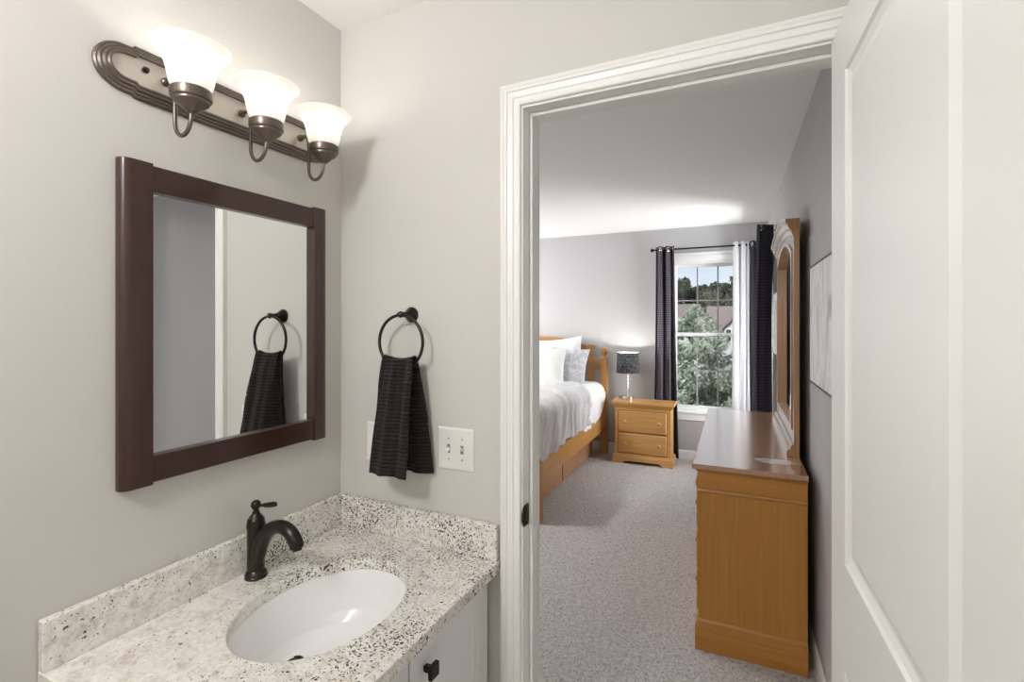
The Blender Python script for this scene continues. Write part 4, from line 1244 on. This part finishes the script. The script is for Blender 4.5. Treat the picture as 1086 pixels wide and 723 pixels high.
# top sheet drop beside the pillows
def sheet(u, v):
    y = 3.22 + v * 0.80
    topw = 0.62; R_ = 0.10; arc = R_ * math.pi / 2
    drop = 0.290 - 0.030 * v + 0.018 * math.sin(v * 5)
    s = u * (topw + arc + drop)
    xe = -0.215; zt = 0.806
    if s < topw: x, z, nx, nz = xe - topw + s, zt, 0, 1
    elif s < topw + arc:
        a = (s - topw) / R_; x = xe + R_ * math.sin(a); z = zt - R_ * (1 - math.cos(a)); nx, nz = math.sin(a), math.cos(a)
    else: x = xe + R_ + 0.01; z = zt - R_ - (s - topw - arc); nx, nz = 1, 0
    d = 0.012 * noise.noise(Vector((s * 4, y * 8, 2))) + 0.010 * noise.noise(Vector((s * 2, y * 19, 4))) * min(1, s / topw)
    cr = max(0, (v - 0.80) / 0.2)
    if s > topw + arc: z += 0.10 * cr * cr * (s - topw - arc) / drop
    bul = 0.020 * math.sin(min(1, max(0, (s - topw) / (arc + drop))) * math.pi)
    return (x + nx * (d + bul) - 0.0, y, z + nz * d)
m_ = MB(); m_.grid(sheet, 110, 70)
so = link('bed_sheet', m_, SHEET, smooth=80, solid=0.008, loc=(-0.5, 3.6, 0.8))
tag(so, 'white top sheet hanging over the bed side by the nightstand', 'sheet')

def pillow(label, mat, c, w, hgt, d, tilt, yaw, group, seed=0, rz=0.0):
    """standing pillow leaning back: c = centre of its bottom edge"""
    m_ = MB()
    def side(sgn):
        def f(u, v):
            a, b = u * 2 - 1, v * 2 - 1
            pin = 1 - 0.10 * (1 - abs(a) ** 2) * abs(b) ** 3
            pin2 = 1 - 0.08 * (1 - abs(b) ** 2) * abs(a) ** 3
            x = a * w / 2 * pin2; z = b * hgt / 2 * pin
            th_ = d / 2 * (max(0, 1 - abs(a) ** 2.6) ** 0.6) * (max(0, 1 - abs(b) ** 2.6) ** 0.6)
            th_ += 0.012 * noise.noise(Vector((a * 2.2 + seed, b * 2.2, sgn))) * (1 - a * a) * (1 - b * b)
            return Vector((x, sgn * th_, z))
        return f
    M = Matrix.Translation(Vector(c)) @ Matrix.Rotation(R(yaw), 4, 'Z') @ Matrix.Rotation(R(-tilt), 4, 'X') @ Matrix.Rotation(R(rz), 4, 'Y') @ Matrix.Translation((0, 0, hgt / 2 * 0.93))
    for sgn in (-1, 1):
        f = side(sgn); m_.grid(lambda u, v: M @ f(u, v), 36, 36)
    o = link('pillow', m_, mat, smooth=80, loc=c)
    tag(o, label, 'pillow', group)
    return o
G_ = 'pillows against the headboard'
pillow('white bed pillow at the back, tallest, nearest the nightstand', PILLOWW, (-0.595, 3.925, 0.825), 0.60, 0.49, 0.16, 12, 0, G_, 1, -6)
pillow('white bed pillow at the back, farther from the nightstand', PILLOWW, (-1.20, 3.925, 0.812), 0.56, 0.52, 0.16, 12, 0, G_, 5, 5)
pillow('grey patterned pillow leaning in front of the white ones', PILLOWG, (-0.495, 3.77, 0.812), 0.52, 0.41, 0.13, 16, 0, G_, 9, 4)
pillow('ivory white cushion in front of the grey pillow', CUSHION, (-0.665, 3.605, 0.812), 0.50, 0.41, 0.14, 16, 0, G_, 13)

# ------------------------------------------------------------------ outside the window
GZ = -3.4
def ground_mat():
    m = mat_new('lawn', rough=0.95); n = NT(m); n.color(n.ramp(n.noise(1.5, 5), [(0.35, (0.05, 0.09, 0.03)), (0.65, (0.10, 0.16, 0.06))])); return m
struct('ground', MB().box(-60, 60, 5.5, 110, GZ - 0.3, GZ), ground_mat(), 'lawn outside the house')
def leaf_mat(name, c1, c2, sc):
    m = mat_new(name, rough=0.75, spec=0.2); n = NT(m); n.color(n.ramp(n.noise(sc, 3), [(0.35, c1), (0.65, c2)])); return m
LEAF_NEAR = leaf_mat('pale_green_leaves', (0.16, 0.21, 0.14), (0.46, 0.50, 0.41), 3.5)
LEAF_FAR = leaf_mat('dark_green_leaves', (0.06, 0.075, 0.05), (0.16, 0.18, 0.12), 0.5)
BARK = leaf_mat('tree_bark', (0.07, 0.05, 0.035), (0.12, 0.09, 0.06), 6)

def tree(label, x, y, ztop, rad, zlow, n, leaf, mat, seed, cone=0.0, group=None, cat='tree', clumps=26, name='tree'):
    rng = random.Random(seed)
    t = thing(name, label, cat, (x, y, GZ), group)
    m_ = MB()
    m_.tube([(x, y, GZ - 0.05), (x + 0.05, y, (GZ + zlow) / 2), (x - 0.03, y, zlow + (ztop - zlow) * 0.5), (x, y, ztop - 0.3)], [rad * 0.09 + 0.05, rad * 0.07 + 0.04, rad * 0.04 + 0.02, 0.01], 8)
    cl = []
    for i in range(clumps):
        h_ = rng.random(); z = zlow + (ztop - zlow) * h_
        rr = rad * ((1 - h_ ** 2.4 * cone) if cone else math.sqrt(max(0.05, 1 - (2 * h_ - 1) ** 2)))
        a = rng.random() * 6.283; q = rr * math.sqrt(rng.random()) * 0.9
        cl.append((Vector((x + q * math.cos(a), y + q * math.sin(a), z)), rad * (0.16 + 0.14 * rng.random()) * (1 - 0.75 * h_ ** 2 * (1 if cone else 0))))
        if i < 14: m_.tube([(x, y, max(GZ + 1, z - 0.4)), cl[-1][0]], [0.025 + rad * 0.008, 0.008], 5)
    link('trunk', m_, BARK, t)
    f_ = MB(); vs, fs = [], []
    for i in range(n):
        c, cr = cl[rng.randrange(len(cl))]
        dv_ = Vector((rng.gauss(0, 1), rng.gauss(0, 1), rng.gauss(0, 0.8)))
        p = c + dv_.normalized() * cr * (0.55 + 0.5 * rng.random())
        u_ = Vector((rng.gauss(0, 1), rng.gauss(0, 1), rng.gauss(0, 1))).normalized()
        w_ = u_.cross(Vector((rng.gauss(0, 1), rng.gauss(0, 1), rng.gauss(0, 1)))).normalized()
        s = leaf * (0.6 + 0.8 * rng.random())
        k = len(vs)
        vs += [p - u_ * s, p + w_ * s * 0.42, p + u_ * s, p - w_ * s * 0.42]
        fs.append((k, k + 1, k + 2, k + 3))
    base = Vector((x, y, GZ))
    me = bpy.data.meshes.new('foliage'); me.from_pydata([tuple(v - base) for v in vs], [], fs); me.materials.append(mat)
    o = bpy.data.objects.new('foliage', me); COL.objects.link(o); o.parent = t
    return t
tree('large pale green tree close outside the far window', 0.32, 11.6, 1.76, 2.1, -3.0, 60000, 0.060, LEAF_NEAR, 4, cone=1.0, clumps=150)
tree('pale green tree right of the large one outside the window', 2.1, 14.2, 1.25, 2.3, -3.0, 50000, 0.065, LEAF_NEAR, 8, cone=1.0, clumps=130)
FT = [(-7.6, 58, 9.2, 2.6), (-4.8, 60, 6.6, 3.2), (-2.4, 62, 5.5, 3.0), (-0.2, 60, 5.8, 3.0), (1.9, 61, 7.6, 3.2), (4.6, 59, 8.6, 3.4), (-10.4, 60, 7.0, 3.2), (7.5, 60, 8.4, 3.2)]
FL = ['tall narrow dark evergreen at the far left of the treeline', 'dark green tree behind the left house roof', 'low dark tree left of the middle of the treeline', 'dark green tree in the middle of the treeline',
      'dark rounded tree right of the middle of the treeline', 'tall dark tree behind the right house', 'dark tree hidden left of the narrow evergreen', 'dark tree at the right end of the treeline']
for i, ((x, y, zt, r_), lb) in enumerate(zip(FT, FL)):
    tree(lb, x, y, zt, r_ * (0.55 if i == 0 else 1.0), 0.0 if i else -1.0, 5200, 0.30, LEAF_FAR, 20 + i, cone=0.75 if i == 0 else 0.0, group='distant treeline', clumps=34)

SIDING = mat_new('white_house_siding', (0.62, 0.60, 0.60), 0.7)
n = NT(SIDING); s_ = n.node('ShaderNodeSeparateXYZ'); n.l(n.tc.outputs['Object'], s_.inputs[0])
n.bump(n.math('FRACT', n.math('MULTIPLY', s_.outputs[2], 6.0)), 0.4, 0.02)
ROOF = mat_new('brown_roof_shingle', (0.22, 0.165, 0.155), 0.9)
n = NT(ROOF); n.color(n.ramp(n.noise(8, 3), [(0.35, (0.20, 0.15, 0.145)), (0.65, (0.29, 0.225, 0.21))]))
WINM = mat_new('dark_house_window', (0.05, 0.06, 0.07), 0.15)
def house(label, x0, x1, y0, y1, eave, ridge, gable=None, wins=()):
    t = thing('house', label, 'house', ((x0 + x1) / 2, (y0 + y1) / 2, GZ), 'houses beyond the garden trees')
    m_ = MB(); m_.box(x0, x1, y0, y1, GZ - 0.05, eave); ym = (y0 + y1) / 2
    m_.add([(x0, y0, eave), (x0, y1, eave), (x0, ym, ridge - 0.1), (x1, y0, eave), (x1, y1, eave), (x1, ym, ridge - 0.1)], [(0, 1, 2), (3, 5, 4)])
    if gable:
        gx0, gx1, gy, ge, gr = gable; gm = (gx0 + gx1) / 2
        m_.prism([(gx0, GZ - 0.05), (gx1, GZ - 0.05), (gx1, ge), (gm, gr - 0.12), (gx0, ge)], 'y', gy, y0 + 1.0)
    link('walls', m_, SIDING, t, smooth=0)
    r = MB(); o = 0.35
    r.prism([(y0 - o, eave - 0.12), (ym, ridge), (y1 + o, eave - 0.12), (y1 + o, eave + 0.03), (ym, ridge + 0.16), (y0 - o, eave + 0.03)], 'x', x0 - o, x1 + o)
    if gable:
        r.prism([(gx0 - 0.3, ge - 0.15), (gm, gr), (gx1 + 0.3, ge - 0.15), (gx1 + 0.3, ge), (gm, gr + 0.15), (gx0 - 0.3, ge)], 'y', gy - 0.25, ym)
    link('roof', r, ROOF, t, smooth=0)
    for (wx, wy, wz, ww, wh) in wins:
        w = MB(); w.box(wx - ww / 2 - 0.1, wx + ww / 2 + 0.1, wy - 0.06, wy, wz - wh / 2 - 0.1, wz + wh / 2 + 0.1)
        f = link('window', w, TRIM, t, smooth=0)
        w = MB(); w.box(wx - ww / 2, wx - 0.05, wy - 0.09, wy - 0.06, wz - wh / 2, wz + wh / 2).box(wx + 0.05, wx + ww / 2, wy - 0.09, wy - 0.06, wz - wh / 2, wz + wh / 2)
        link('pane', w, WINM, f, smooth=0)
house('white house with brown roof at the left of the far window view', -9.0, -1.75, 40, 47, 1.25, 2.9, None, [(-2.75, 40, 0.55, 0.7, 1.0), (-5.5, 40, 0.55, 0.9, 1.1)])
house('pale house with brown roof and front gable at the right of the window view', -0.6, 8.5, 42, 49, 0.95, 2.75, (0.55, 3.6, 39.5, 0.9, 2.75), [(1.05, 39.5, 0.45, 0.75, 0.95), (2.9, 39.5, 0.45, 0.75, 0.95)])
FRAME[0] = 'A'
for o in bpy.data.objects:
    if '_base' in o: del o['_base']
